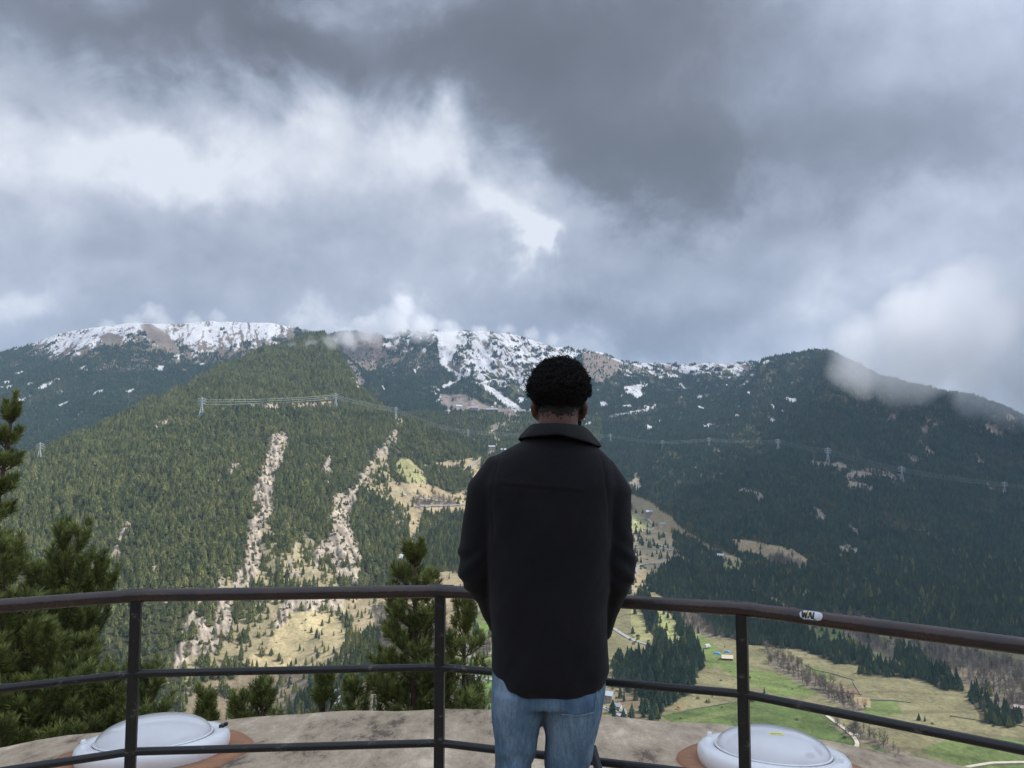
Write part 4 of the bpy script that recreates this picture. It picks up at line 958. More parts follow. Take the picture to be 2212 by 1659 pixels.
def nz_(sc, det, ro=.6, st=(1, 1, 1)):
    mp = nd(t, 'ShaderNodeMapping'); mp.inputs['Scale'].default_value = st; t.links.new(geo.outputs['Position'], mp.inputs[0])
    n = nd(t, 'ShaderNodeTexNoise'); n.inputs['Scale'].default_value = sc; n.inputs['Detail'].default_value = det; n.inputs['Roughness'].default_value = ro
    t.links.new(mp.outputs[0], n.inputs['Vector']); return n.outputs['Fac']
fbig = nz_(1.5, 7, .65, (1, .5, 1)); fmid = nz_(8, 8, .72, (1, .38, 1)); ffine = nz_(80, 5, .75, (1, .4, 1)); fst = nz_(3.1, 6, .7, (1.2, .5, 1))
cr = nd(t, 'ShaderNodeValToRGB'); e0, e1 = cr.color_ramp.elements[0], cr.color_ramp.elements[1]
e0.position = .43; e0.color = (.135, .105, .075, 1); e1.position = .60; e1.color = (.68, .56, .405, 1)
e = cr.color_ramp.elements.new(.47); e.color = (.34, .27, .19, 1); e = cr.color_ramp.elements.new(.56); e.color = (.51, .415, .295, 1)
f = mth(t, 'ADD', mth(t, 'ADD', mth(t, 'MULTIPLY', fbig, .50), mth(t, 'MULTIPLY', fmid, .34)), mth(t, 'MULTIPLY', ffine, .18))
t.links.new(f, cr.inputs[0]); t.links.new(cr.outputs[0], b.inputs['Base Color'])
bp = nd(t, 'ShaderNodeBump'); bp.inputs['Strength'].default_value = .5; bp.inputs['Distance'].default_value = .012
t.links.new(mth(t, 'ADD', mth(t, 'MULTIPLY', ffine, .5), fmid), bp.inputs['Height']); t.links.new(bp.outputs[0], b.inputs['Normal'])
mb = MB(); nseg = 220; prof = [(.01, 0), (1.2, 0), (RAILR+.06, 0), (RAILR+.06, Z0+.0)]
for i in range(1, 15): r_ = RAILR+.06+(EDGE-.05-RAILR-.06)*i/14; prof.append((r_, Z0-SL*(r_-RAILR)))
ze = Z0-SL*(EDGE-RAILR); prof += [(EDGE-.01, ze+.0), (EDGE, ze-.03), (EDGE, ze-.22), (EDGE-.25, ze-.25), (EDGE-.25, -9.5)]
vs = []; fs = []
for j, (r_, z) in enumerate(prof):
    for k in range(nseg):
        a = 2*math.pi*k/nseg; rr = r_+(.012*math.sin(17*a)+.010*math.sin(41*a+1) if r_ > EDGE-.3 and z > -1 else 0); zz = z+(.006*math.sin(23*a+j)+.004*math.sin(57*a) if r_ > RAILR+.2 and z > -1 else 0)
        vs.append((TC.x+rr*math.cos(a), TC.y+rr*math.sin(a), zz))
for j in range(len(prof)-1):
    for k in range(nseg): fs.append((j*nseg+k, j*nseg+(k+1) % nseg, (j+1)*nseg+(k+1) % nseg, (j+1)*nseg+k))
fs.append(tuple(range(nseg)))
mb.add(vs, [f_[::-1] for f_ in fs]); deck = mb.build('lookout_terrace', M_conc, None); tag(deck, 'round brown stained concrete terrace whose sloping rim runs beyond the railing', 'terrace', kind='structure')

M_rail = mat('brown_enamel', (.040, .022, .018), (.018, .013, .013), rough=.30, scale=9, stretch=(1, 1, 1), contrast=(.4, .62), bump=.12, bscale=60, rvar=(.22, .42), spec=.6)
M_iron = bpy.data.materials.new('worn_black_paint'); M_iron.use_nodes = True; t = M_iron.node_tree; b = t.nodes['Principled BSDF']
geo = nd(t, 'ShaderNodeNewGeometry'); sp_ = nd(t, 'ShaderNodeSeparateXYZ'); t.links.new(geo.outputs['Normal'], sp_.inputs[0])
n = nz_(16, 8, .75, (1, 1, 2.0)); n2 = nz_(90, 4, .7)
wear = mth(t, 'MULTIPLY', mth(t, 'SUBTRACT', mth(t, 'ADD', n, mth(t, 'MULTIPLY', n2, .25)), .715), 8, clamp=True)
mx = nd(t, 'ShaderNodeMix', data_type='RGBA'); mx.inputs[6].default_value = (.010, .011, .013, 1); mx.inputs[7].default_value = (.16, .155, .145, 1)
t.links.new(wear, mx.inputs[0]); t.links.new(mx.outputs[2], b.inputs['Base Color']); b.inputs['Roughness'].default_value = .38
bp = nd(t, 'ShaderNodeBump'); bp.inputs['Strength'].default_value = .25; bp.inputs['Distance'].default_value = .003; t.links.new(n2, bp.inputs['Height']); t.links.new(bp.outputs[0], b.inputs['Normal'])
rail = empty('metal_railing', (TC.x, TC.y, 0)); tag(rail, 'curved metal railing with brown tubular handrail, two thinner black rails and black posts', 'railing')
A0 = math.atan2(-.70, 2.68); A1 = math.atan2(.305, 2.80); A2 = math.atan2(1.256, 2.50)
angs = [A0-R(20.6)*k for k in (3, 2, 1)]+[A0, A1, A2]+[A2+R(20.6)*k for k in (1, 2, 3)]
def rp(a, z, r_=RAILR): return Vector((TC.x+r_*math.sin(a), TC.y+r_*math.cos(a), z))
HR = 1.061
def railpath(z, rad, name, m, n=14, sy=1.0):
    mb = MB(); pts = []
    for i, a in enumerate(angs):
        p = rp(a, z)
        if 0 < i < len(angs)-1:
            q0, q1 = rp(angs[i-1], z), rp(angs[i+1], z); d0 = (q0-p).normalized()*.03; d1 = (q1-p).normalized()*.03
            pts += [p+d0, p+(d0+d1)*.22, p+d1]
        else: pts.append(p)
    mb.tube(pts, rad, n, up=(0, 0, 1), sy=sy); return part(mb, name, m, rail, True)
railpath(HR, .0215, 'handrail', M_rail, 18)
ribs = [railpath(z, .0130, 'lower_rail', M_iron, 12) for z in (.806, .555)]
railpath(.305, .0130, 'lower_rail', M_iron, 12)
for a in angs:
    mb = MB(); p = rp(a, 0); z1 = HR-.012
    mb.box((p.x, p.y, (z1-.02)/2), (.033, .030, z1+.02), -a); o = part(mb, 'post', M_iron, rail)
    bv = o.modifiers.new('bevel', 'BEVEL'); bv.width = .003; bv.segments = 2
    mb = MB(); mb.box((p.x, p.y, .008), (.11, .11, .012), -a); part(mb, 'base_plate', M_iron, rail)
    mb = MB(); d = Vector((math.cos(-a), math.sin(-a), 0)); mb.tube([rp(a, HR)-d*.045, rp(a, HR)+d*.045], .0228, 16, up=(0, 0, 1)); part(mb, 'joint_sleeve', M_iron, rail, True)
# flat strap brace seen beside the man's right leg
mb = MB(); q0 = Vector(W(1279, 1612, 2.50)); q1 = Vector(W(1303, 1700, 2.40)); q2 = Vector((q1.x+.06, q1.y-.10, .02))
mb.tube([q0, q1, q2], .014, 8, sx=1.0, sy=.5); part(mb, 'brace', M_iron, rail)
# sticker on the handrail with the letters that can be read
M_stk = mat('peeling_sticker', (.55, .57, .60), (.72, .74, .76), scale=40, rough=.5); M_ink = mat('black_ink', (.01, .01, .01), rough=.5); M_ylw = mat('yellow_ink', (.75, .62, .05), rough=.5)
pL, pR = rp(A2, HR), rp(A2+R(20.6), HR); u_ = (pR-pL).normalized()
def rail_at(px):
    best = None
    for i in range(400):
        p = pL.lerp(pR, i/400); X_, Y_ = toP(p.x, p.y, p.z)
        if best is None or abs(X_-px) < best[0]: best = (abs(X_-px), p)
    return best[1]
c0, c1 = rail_at(1732), rail_at(1782); L_s = (c1-c0).length
nh = Vector((0, 0, 1)).cross(u_).normalized(); nh = -nh if nh.y > 0 else nh      # horizontal normal towards the camera
def onrail(s_, ang, lift): return c0+u_*s_+(nh*math.cos(ang)+Vector((0, 0, 1))*math.sin(ang))*(.0215+lift)
mb = MB(); ns, nt_ = 26, 8; vs = []
rj = random.Random(3); jag0 = [rj.uniform(0, .16) for _ in range(ns+1)]; jag1 = [rj.uniform(0, .22) for _ in range(ns+1)]
for i in range(ns+1):
    e_ = abs(i/ns-.5)*2; k = math.sqrt(max(0.03, 1-e_**6))
    for j in range(nt_+1):
        a_lo = .62-.72*k+jag0[i]; a_hi = .62+.72*k-jag1[i]*.6; vs.append(onrail(L_s*i/ns, a_lo+(a_hi-a_lo)*j/nt_, .0006))
mb.add(vs, [(i*(nt_+1)+j, (i+1)*(nt_+1)+j, (i+1)*(nt_+1)+j+1, i*(nt_+1)+j+1) for i in range(ns) for j in range(nt_)]); stk = part(mb, 'sticker', M_stk, rail)
def stroke(mb, pts, w):
    for (a, b_) in zip(pts[:-1], pts[1:]):
        dx, dy = b_[0]-a[0], b_[1]-a[1]; l_ = math.hypot(dx, dy); nx, ny = -dy/l_*w/2, dx/l_*w/2
        for k in range(4):
            s0, s1 = k/4, (k+1)/4; q = []
            for (s_, sg) in ((s0, 1), (s1, 1), (s1, -1), (s0, -1)):
                x = a[0]+dx*s_+nx*sg; y = a[1]+dy*s_+ny*sg; q.append(onrail(x*L_s, .12+y*.95, .0012))
            mb.add(q, [(0, 1, 2, 3)])
mb = MB()
stroke(mb, [(.10, 1), (.16, 0), (.22, .8), (.28, 0), (.34, 1)], .075)
stroke(mb, [(.38, 0), (.46, 1), (.54, 0)], .075); stroke(mb, [(.41, .33), (.51, .33)], .07)
stroke(mb, [(.60, 1), (.60, 0), (.72, 0)], .075); part(mb, 'lettering', M_ink, stk)
mb = MB(); stroke(mb, [(.36, .9), (.385, .3)], .05); part(mb, 'yellow_mark', M_ylw, stk)

# roof lights
M_rim = mat('white_fibreglass', (.82, .83, .84), (.72, .72, .72), rough=.28, scale=6, contrast=(.45, .75))
M_dome = mat('frosted_dome', (.72, .72, .72), (.62, .62, .635), rough=.18, scale=2.2)
M_dome.node_tree.nodes['Principled BSDF'].inputs['Coat Weight'].default_value = .5
M_mast = mat('orange_sealant', (.40, .18, .085), (.26, .15, .09), rough=.9, scale=7, bump=.4, bscale=40, contrast=(.38, .62))
M_yl = mat('yellow_label', (.80, .74, .06), rough=.5)
def skylight(cx, cy, Rr, label, latch_ang, knobs, sticker, rs_=.66):
    zc = roofz(cx, cy); rad = Vector((cx-TC.x, cy-TC.y, 0)).normalized(); nrm_ = Vector((rad.x*SL, rad.y*SL, 1)).normalized()
    e_ = empty('roof_light', (cx, cy, zc)); q = Vector((0, 0, 1)).rotation_difference(nrm_); e_.rotation_mode = 'QUATERNION'; e_.rotation_quaternion = q
    tag(e_, label, 'skylight', 'round roof lights')
    k = Rr/.5
    mb = MB(); prof = []
    n_ = 56
    vs = []; rj = random.Random(int(cx*10)); 
    rings = [(.30, .010), (rs_*.80, .012), (rs_*.93, .008), (rs_*.94, -.03)]
    for r_, z in rings:
        for i in range(n_):
            a = 2*math.pi*i/n_; j_ = 1+.02*math.sin(3*a+cx)+.015*math.sin(7*a) if r_ > .5 else 1; vs.append((r_*j_*math.cos(a), r_*j_*math.sin(a), z))
    mb.add(vs, [(j*n_+i, (j+1)*n_+i, (j+1)*n_+(i+1) % n_, j*n_+(i+1) % n_) for j in range(len(rings)-1) for i in range(n_)])
    mb.build('sealant_ring', M_mast, e_, True)
    mb = MB(); prof = [(.490, -.02), (.505, .01), (.515, .035), (.519, .060), (.514, .088), (.495, .108), (.46, .114), (.42, .112), (.40, .105), (.395, .07)]
    mb.lathe([(r_*k, z) for r_, z in prof], n=72); mb.build('rim', M_rim, e_, True)
    mb = MB(); prof = []
    for i in range(17):
        th = math.pi/2*i/16; prof.append((.392*k*math.cos(th)**.9 if i < 16 else .001, .100+0.155*k*math.sin(th)))
    mb.lathe(prof, n=72); dm = mb.build('dome', M_dome, e_, True)
    mb = MB(); mb.lathe([(.392*k, .104), (.400*k, .112), (.392*k, .117), (.380*k, .114)], n=72); mb.build('dome_seal', M_rim, e_, True)
    for a in knobs:
        mb = MB(); mb.lathe([(.0, .036), (.012, .034), (.016, .026), (.016, 0)], (.458*k*math.cos(a), .458*k*math.sin(a), .108), 16); mb.build('knob', M_rim, e_, True)
    if latch_ang is not None:
        mb = MB(); mb.box((.462*k*math.cos(latch_ang), .462*k*math.sin(latch_ang), .122), (.055, .030, .018), latch_ang+1.2); mb.box((.462*k*math.cos(latch_ang)+.02, .462*k*math.sin(latch_ang)+.012, .128), (.03, .02, .02), latch_ang+1.2); mb.build('latch', M_iron, e_)
    if sticker:
        mb = MB(); vs = []
        def dpt(x, y, l_):
            r_ = math.hypot(x, y)/(.392*k); return (x, y, .100+0.155*k*math.sqrt(max(0, 1-r_**2.1))+l_)
        x0, y0 = sticker
        for i in range(9):
            for j in range(4): vs.append(dpt(x0+.082*(i/8-.5)+.004*j, y0+.030*(j/3-.5)-.010*(i/8-.5), .0022))
        mb.add(vs, [(i*4+j, (i+1)*4+j, (i+1)*4+j+1, i*4+j+1) for i in range(8) for j in range(3)]); yo = mb.build('label', M_yl, dm)
        mb = MB(); 
        for i in range(11):
            x = x0-.030+i*.006; h_ = .003+.004*(i % 3)/2
            mb.add([dpt(x, y0-h_, .0034), dpt(x+.002, y0-h_, .0034), dpt(x+.003, y0+h_, .0034), dpt(x+.001, y0+h_, .0034)], [(0, 1, 2, 3)])
        mb.build('faded_print', M_ink, yo)
    return e_
skylight(-2.305, 5.11, .445, 'white round roof light with frosted dome behind the left railing post', .45, (-2.75, 3.5), None)
skylight(1.60, 4.88, .435, 'white round roof light with yellow label behind the right railing post', None, (2.55, -.62), (-.02, -.12), .62)
# ------------------------------------------------------------------ near pines
M_needle = bpy.data.materials.new('pine_needles'); M_needle.use_nodes = True; t = M_needle.node_tree; b = t.nodes['Principled BSDF']
at = nd(t, 'ShaderNodeAttribute', attribute_name='tone'); cr = nd(t, 'ShaderNodeValToRGB')
cr.color_ramp.elements[0].color = (.055, .070, .022, 1); cr.color_ramp.elements[1].color = (.36, .40, .11, 1); e = cr.color_ramp.elements.new(.5); e.color = (.165, .20, .058, 1)
t.links.new(at.outputs['Fac'], cr.inputs[0]); t.links.new(cr.outputs[0], b.inputs['Base Color']); b.inputs['Roughness'].default_value = .5; b.inputs['Specular IOR Level'].default_value = .35
M_pbark = mat('pine_bark', (.13, .085, .06), (.07, .05, .04), scale=18, rough=.9, bump=.5)
def pine(name_label, px, ptop, D, hvis, spread, seed, whorl=.19, nl=.062, topbare=.22, lean=(0, 0), nper=80, nb=5, upf=.55, group=None, prof_pow=.8, clip_ang=None, hidden_extra=0.0):
    g = np.random.default_rng(seed); r_ = random.Random(seed)
    top = Vector(W(px, ptop, D)); zb = float(Hat(top.x, top.y))-.3; base = Vector((top.x-lean[0]*(top.z-zb)*.15, top.y, zb))
    root = empty('pine_tree', base); tag(root, name_label, 'pine', group)
    Ht = top.z-zb
    def axis(z): f_ = (z-zb)/Ht; s_ = max(0, (z-(top.z-hvis))/hvis); return Vector((base.x+(top.x-base.x-lean[0])*f_+lean[0]*s_**1.3*1.0, base.y+(top.y-base.y)*f_, z))
    shoots = []; mb = MB()
    zs = np.linspace(zb, top.z-.04, 24); mb.tube([axis(z) for z in zs], [.012+.020*(top.z-z)/1.5*.8 for z in zs], 8)
    shoots.append((axis(top.z-topbare), axis(top.z), 1.25))
    z = top.z-topbare; lvl = 0
    while z > top.z-hvis-hidden_extra:
        dd = top.z-z; fr = min(1.0, dd/hvis); L0 = spread*(fr**prof_pow)*r_.uniform(.85, 1.12)+.10
        k0 = r_.uniform(0, 6.28); nbr = nb if dd > .3 else 4
        for k in range(nbr):
            a = k0+2*math.pi*k/nbr+r_.uniform(-.3, .3); Lb = L0*r_.uniform(.75, 1.15); p0 = axis(z+r_.uniform(-.03, .03))
            el0 = r_.uniform(.25, .6) if dd > .4 else r_.uniform(.9, 1.15); pts = [p0]; nst = max(4, int(Lb/.07)); d = Vector((math.cos(a)*math.cos(el0), math.sin(a)*math.cos(el0), math.sin(el0)))
            for i in range(nst):
                s_ = i/nst; d = (d+Vector((r_.uniform(-.06, .06), r_.uniform(-.06, .06), upf*(.08+.24*s_))) ).normalized(); pts.append(pts[-1]+d*(Lb/nst))
            rr0 = .005+.009*Lb; mb.tube(pts, [rr0*(1-.75*i/nst) for i in range(nst+1)], 5, cap=False)
            ntip = max(1, int(nst*.45)); shoots.append((pts[-1-ntip], pts[-1], 1.0))
            if nst-ntip > 1 and Lb > .3:
                shoots.append((pts[int(nst*.3)], pts[-1-ntip], .55))
            # side shoots sweep forward and up
            for i in range(max(1, int(nst*.25)), nst, 1):
                for sd in (-1, 1):
                    if r_.random() < .42: continue
                    ax = (pts[i+1]-pts[i]).normalized(); side = ax.cross(Vector((0, 0, 1))).normalized()*sd
                    ln = min(.30, (.11+.32*Lb*(1-i/nst)))*r_.uniform(.7, 1.2)
                    d1 = (ax*.55+side*.65+Vector((0, 0, .60+r_.uniform(-.2, .5)))).normalized(); q0 = pts[i]; q1 = q0+d1*ln*.55; q2 = q1+(d1+Vector((0, 0, 1.0))).normalized()*ln*.5
                    mb.tube([q0, q1, q2], [.005, .004, .003], 4, cap=False); shoots.append((q0.lerp(q1, .35), q1, .75)); shoots.append((q1, q2, 1.05))
        z -= whorl*r_.uniform(.8, 1.2); lvl += 1
    S0 = np.array([s[0][:] for s in shoots]); S1 = np.array([s[1][:] for s in shoots]); K = np.array([s[2] for s in shoots])
    Ln = np.linalg.norm(S1-S0, axis=1); cnt = np.maximum(8, (nper*1.2*K*(Ln/.12)).astype(int)); idx_ = np.repeat(np.arange(len(S0)), cnt); n_ = len(idx_)
    ax = (S1-S0)/Ln[:, None]; ax = ax[idx_]; u = g.random(n_)**.9; P0 = S0[idx_]+(S1-S0)[idx_]*u[:, None]
    rv = g.normal(size=(n_, 3)); rv -= (rv*ax).sum(1)[:, None]*ax; rv /= np.linalg.norm(rv, axis=1)[:, None]+1e-9
    fw = .45+.65*u; dr = ax*fw[:, None]+rv*(1.0-.35*u)[:, None]+np.array([0, 0, .12]); dr /= np.linalg.norm(dr, axis=1)[:, None]
    ln_ = nl*g.uniform(.75, 1.15, n_); tip = P0+dr*ln_[:, None]; wv = np.cross(dr, g.normal(size=(n_, 3))); wv /= np.linalg.norm(wv, axis=1)[:, None]+1e-9; wv *= .0023
    mid = P0+dr*ln_[:, None]*.55+wv*0
    V_ = np.stack([P0-wv*.6, P0+wv*.6, mid+wv, mid-wv, tip+wv*.25, tip-wv*.25], 1).reshape(-1, 3)-np.array(base)
    bi = np.arange(n_)*6; Fq = np.concatenate([np.stack([bi, bi+1, bi+2, bi+3], 1), np.stack([bi+3, bi+2, bi+4, bi+5], 1)])
    tone = np.clip(g.normal(.42, .15, len(S0))[idx_]+.25*u-.05+g.normal(0, .10, n_), 0, 1)
    me = np_mesh('needles', V_, Fq, [M_needle]); ta = me.attributes.new('tone', 'FLOAT', 'POINT'); ta.data.foreach_set('value', np.repeat(tone, 6).astype(np.float32))
    link(bpy.data.objects.new('needles', me), root)
    part(mb, 'branches', M_pbark, root, True)
    return root
pine('young bushy pine standing just beyond the terrace edge at the centre post', 897, 1182, 7.35, 2.0, .58, 3, whorl=.21, topbare=.20, nl=.070, nper=115, prof_pow=.80)
pine('slimmer young pine close behind the centre post, right of the bushy one', 1003, 1288, 7.25, 1.5, .26, 5, whorl=.2, topbare=.22, nl=.062, prof_pow=.6)
pine('small pine top with two tips left of the centre post, at the terrace edge', 700, 1462, 7.2, .8, .22, 6, whorl=.17, topbare=.16)
pine('small pine top between the twin tips and the bushy young pine', 765, 1476, 7.1, .8, .24, 7, whorl=.17, topbare=.14)
pine('slender bright pine tip rising above the terrace edge right of the left roof light', 568, 1466, 7.2, .7, .14, 8, whorl=.16, topbare=.20)
pine('short pine tip just left of the slender bright one', 518, 1512, 7.1, .6, .14, 9, whorl=.15, topbare=.12)
pine('tiny pine tip directly above the left roof light', 447, 1508, 7.1, .6, .12, 10, whorl=.15, topbare=.12)
pine('tiny pine sprig at the foot of the brown pole', 1008, 1524, 6.9, .5, .12, 11, whorl=.13, topbare=.06)
pine('tall dark pine at the left edge whose leader rises above the handrail', 34, 850, 7.8, 4.2, 1.0, 12, whorl=.26, topbare=.30, nl=.07, lean=(.30, 0), nb=5, prof_pow=1.8, nper=120)
pine('dark pine at the left edge with upswept plumes level with the handrail', 165, 1180, 8.3, 2.9, 1.15, 13, whorl=.21, topbare=.2, nl=.072, nper=85, lean=(.35, 0), prof_pow=.45, upf=.9)
pine('dark pine in the left corner with plumes just above the handrail', 15, 1190, 6.9, 2.9, .95, 19, whorl=.21, topbare=.2, nl=.072, nper=85, prof_pow=.6, upf=.8)
pine('dark pine behind the left railing bay, just under the handrail', 180, 1385, 7.7, 2.2, .75, 14, whorl=.20, topbare=.15, nl=.068, prof_pow=.7)
pine('dark pine immediately left of the left post', 250, 1465, 7.3, 1.9, .62, 15, whorl=.20, topbare=.15, nl=.066, prof_pow=.7)
pine('dark olive pine right behind the left post', 325, 1455, 7.9, 1.9, .50, 16, whorl=.20, topbare=.15, nl=.066, prof_pow=.6)
pine('low dark pine in the bottom left corner below the middle rail', 90, 1400, 7.0, 1.9, .95, 17, whorl=.19, topbare=.12, nl=.068, prof_pow=.6)
mbp = MB(); pt_ = Vector(W(1008, 1449, 10.5)); bz = float(Hat(pt_.x, pt_.y))-1; mbp.tube([(0, 0, 0), (0, 0, pt_.z-bz)], [.030, .016], 12)
po = mbp.build('wooden_pole', mat('stained_pole', (.16, .075, .06), (.11, .06, .05), scale=6), None, True); po.location = (pt_.x, pt_.y, bz); tag(po, 'tapering red-brown wooden pole between the centre post and the man', 'pole')
mbp = MB(); mbp.box((0, 0, pt_.z-bz-.03), (.085, .06, .10)); mbp.box((0, 0, pt_.z-bz+.03), (.12, .03, .02)); mbp.build('bracket_box', M_iron, po)
# ------------------------------------------------------------------ clouds touching the ridges, unseen shade clouds added beside the view, haze
def vol_cloud(puffs, dens, label, seed, nscale=1.0, namp=1.6, k=2.0, soft=0.0, name='low_cloud'):
    """one cloud volume made of billows; puffs: (x, y, distance, radius) as seen in the photograph, built at real distance and size"""
    C3 = np.array([W(p[0], p[1], p[2]) for p in puffs]); Rm = np.array([p[3]*p[2]/F for p in puffs])
    lo = (C3-Rm[:, None]*1.25).min(0); hi = (C3+Rm[:, None]*1.25).max(0); cen = (lo+hi)/2; half = (hi-lo)/2; unit = float(Rm.mean())
    mb = MB(); mb.box((0, 0, 0), tuple(half*2)); o = mb.build(name, []); o.location = cen; tag(o, label, 'cloud', None, 'stuff')
    m = bpy.data.materials.new(name); m.use_nodes = True; t = m.node_tree
    for n in list(t.nodes): t.nodes.remove(n)
    out = nd(t, 'ShaderNodeOutputMaterial'); pv = nd(t, 'ShaderNodeVolumePrincipled'); t.links.new(pv.outputs[0], out.inputs['Volume'])
    pv.inputs['Color'].default_value = (.97, .98, 1.0, 1); pv.inputs['Anisotropy'].default_value = .1
    tcn = nd(t, 'ShaderNodeTexCoord'); shape = None
    for c, r_ in zip(C3-cen, Rm):
        ds = nd(t, 'ShaderNodeVectorMath', operation='DISTANCE'); t.links.new(tcn.outputs['Object'], ds.inputs[0]); ds.inputs[1].default_value = tuple(c)
        f = mth(t, 'MULTIPLY_ADD', ds.outputs['Value'], -1/float(r_), 1.0); shape = f if shape is None else mth(t, 'SMOOTH_MAX', shape, f, .25)
    n = nd(t, 'ShaderNodeTexNoise'); n.inputs['Scale'].default_value = nscale/unit; n.inputs['Detail'].default_value = 5; n.inputs['Roughness'].default_value = .6; n.inputs['Distortion'].default_value = .3
    mp = nd(t, 'ShaderNodeMapping'); mp.inputs['Location'].default_value = (seed*310.0, seed*170.0, seed*97.0)
    t.links.new(tcn.outputs['Object'], mp.inputs[0]); t.links.new(mp.outputs[0], n.inputs['Vector'])
    f = mth(t, 'ADD', shape, mth(t, 'MULTIPLY', mth(t, 'SUBTRACT', n.outputs['Fac'], .5), namp))
    lim = mth(t, 'MULTIPLY', mth(t, 'ADD', shape, .22), 5.0, clamp=True)
    f = mth(t, 'MULTIPLY', mth(t, 'MULTIPLY', mth(t, 'SUBTRACT', f, soft), k, clamp=True), lim)
    t.links.new(mth(t, 'MULTIPLY', f, dens), pv.inputs['Density'])
    o.data.materials.append(m); return o
def dr(px): return 3880-(px-1850)*1.45
vol_cloud([(px, py, dr(px)+dd, r_) for px, py, r_, dd in ((1850,806,60,60),(1920,790,84,0),(2015,784,94,0),(2115,796,100,0),(2215,822,106,0),(2330,860,120,0),(1850,735,60,100),(2000,715,110,150),(2120,690,140,150),(2270,680,160,150),(2420,700,170,150))],
          .0058, 'soft white cloud bank swallowing the top of the right mountain', 1, nscale=1.0, namp=1.8, k=1.1, soft=-.12)
vol_cloud([(px, py, 5750, r_) for px, py, r_ in ((745,728,28),(800,712,42),(855,698,48),(910,710,38),(970,720,32),(870,660,36),(1040,722,26))], .0075, 'pale ragged mist trailing over the brown cliffs left of the middle snow mountain', 2, nscale=1.2, namp=1.9, k=1.8, soft=.05)
vol_cloud([(px, py, 5500, r_) for px, py, r_ in ((230,708,22),(290,700,28),(350,696,28),(415,693,24),(470,686,22),(330,675,30))], .0048, 'thin mist capping the snow mountain at the far left', 3, nscale=1.2, namp=1.9, k=1.6, soft=.05)
vol_cloud([(px, py, 3950, r_) for px, py, r_ in ((630,750,16),(672,745,24),(715,742,28),(755,738,26),(790,728,20))], .0050, 'small ragged wisp clinging to the wooded peak of the left mountain', 4, nscale=1.3, namp=2.2, k=1.8, soft=.1)
vol_cloud([(px, py, 5800, r_) for px, py, r_ in ((1095,716,24),(1150,722,22),(1195,732,20))], .0040, 'thin mist along the crest of the middle snow mountain', 5, nscale=1.2, namp=1.9, k=1.6, soft=.05)

M_shade_cloud = mat('shade_cloud_surface', (.82, .84, .88), (.70, .72, .76), scale=.002, rough=1.0)
def shade_cloud(c, r_, label, seed):  # out-of-view cloud added to block the sun from part of the scene
    bm = bmesh.new(); bmesh.ops.create_icosphere(bm, subdivisions=6, radius=1.0)
    for v in bm.verts:
        p = v.co; k = 1+.30*float(fbm(np.array([p.x*1.6+seed]), np.array([p.y*1.6+p.z*1.3]), 4, seed)[0])+.10*(.5-abs(float(fbm(np.array([p.x*6+seed]), np.array([p.y*6+p.z*5]), 3, seed)[0]))); v.co = (p.x*r_[0]*k, p.y*r_[1]*k, p.z*r_[2]*(k if p.z > 0 else .5))
    me = bpy.data.meshes.new('cumulus'); bm.to_mesh(me); bm.free(); me.materials.append(M_shade_cloud)
    for p in me.polygons: p.use_smooth = True
    o = link(bpy.data.objects.new('shade_cloud_bank', me)); o.location = c; tag(o, label, 'cloud', 'added shade clouds off to the right', 'stuff')
CH = 1900; k_ = CH/math.tan(SUN_EL); cx_, cy_ = math.sin(SUN_AZ)*k_, math.cos(SUN_AZ)*k_
shade_cloud((2120+cx_, 2250+cy_, CH), (1250, 1150, 200), 'large unseen cumulus bank added beyond the right edge to shade the right mountain', 1)
shade_cloud((250+cx_, -100+cy_, CH), (640, 620, 160), 'smaller unseen cumulus added to the right to shade the terrace', 2)

hz = MB(); hz.box((0, 2000, 200), (30000, 17000, 1720)); hzo = hz.build('haze', [])
hm = bpy.data.materials.new('haze'); hm.use_nodes = True; t = hm.node_tree
for n in list(t.nodes): t.nodes.remove(n)
out = nd(t, 'ShaderNodeOutputMaterial'); pv = nd(t, 'ShaderNodeVolumePrincipled'); t.links.new(pv.outputs[0], out.inputs['Volume'])
pv.inputs['Color'].default_value = (.46, .68, 1.0, 1); pv.inputs['Density'].default_value = 3.0e-5; pv.inputs['Anisotropy'].default_value = .1
hzo.data.materials.append(hm); tag(hzo, 'thin blue haze filling the valley', kind='stuff')
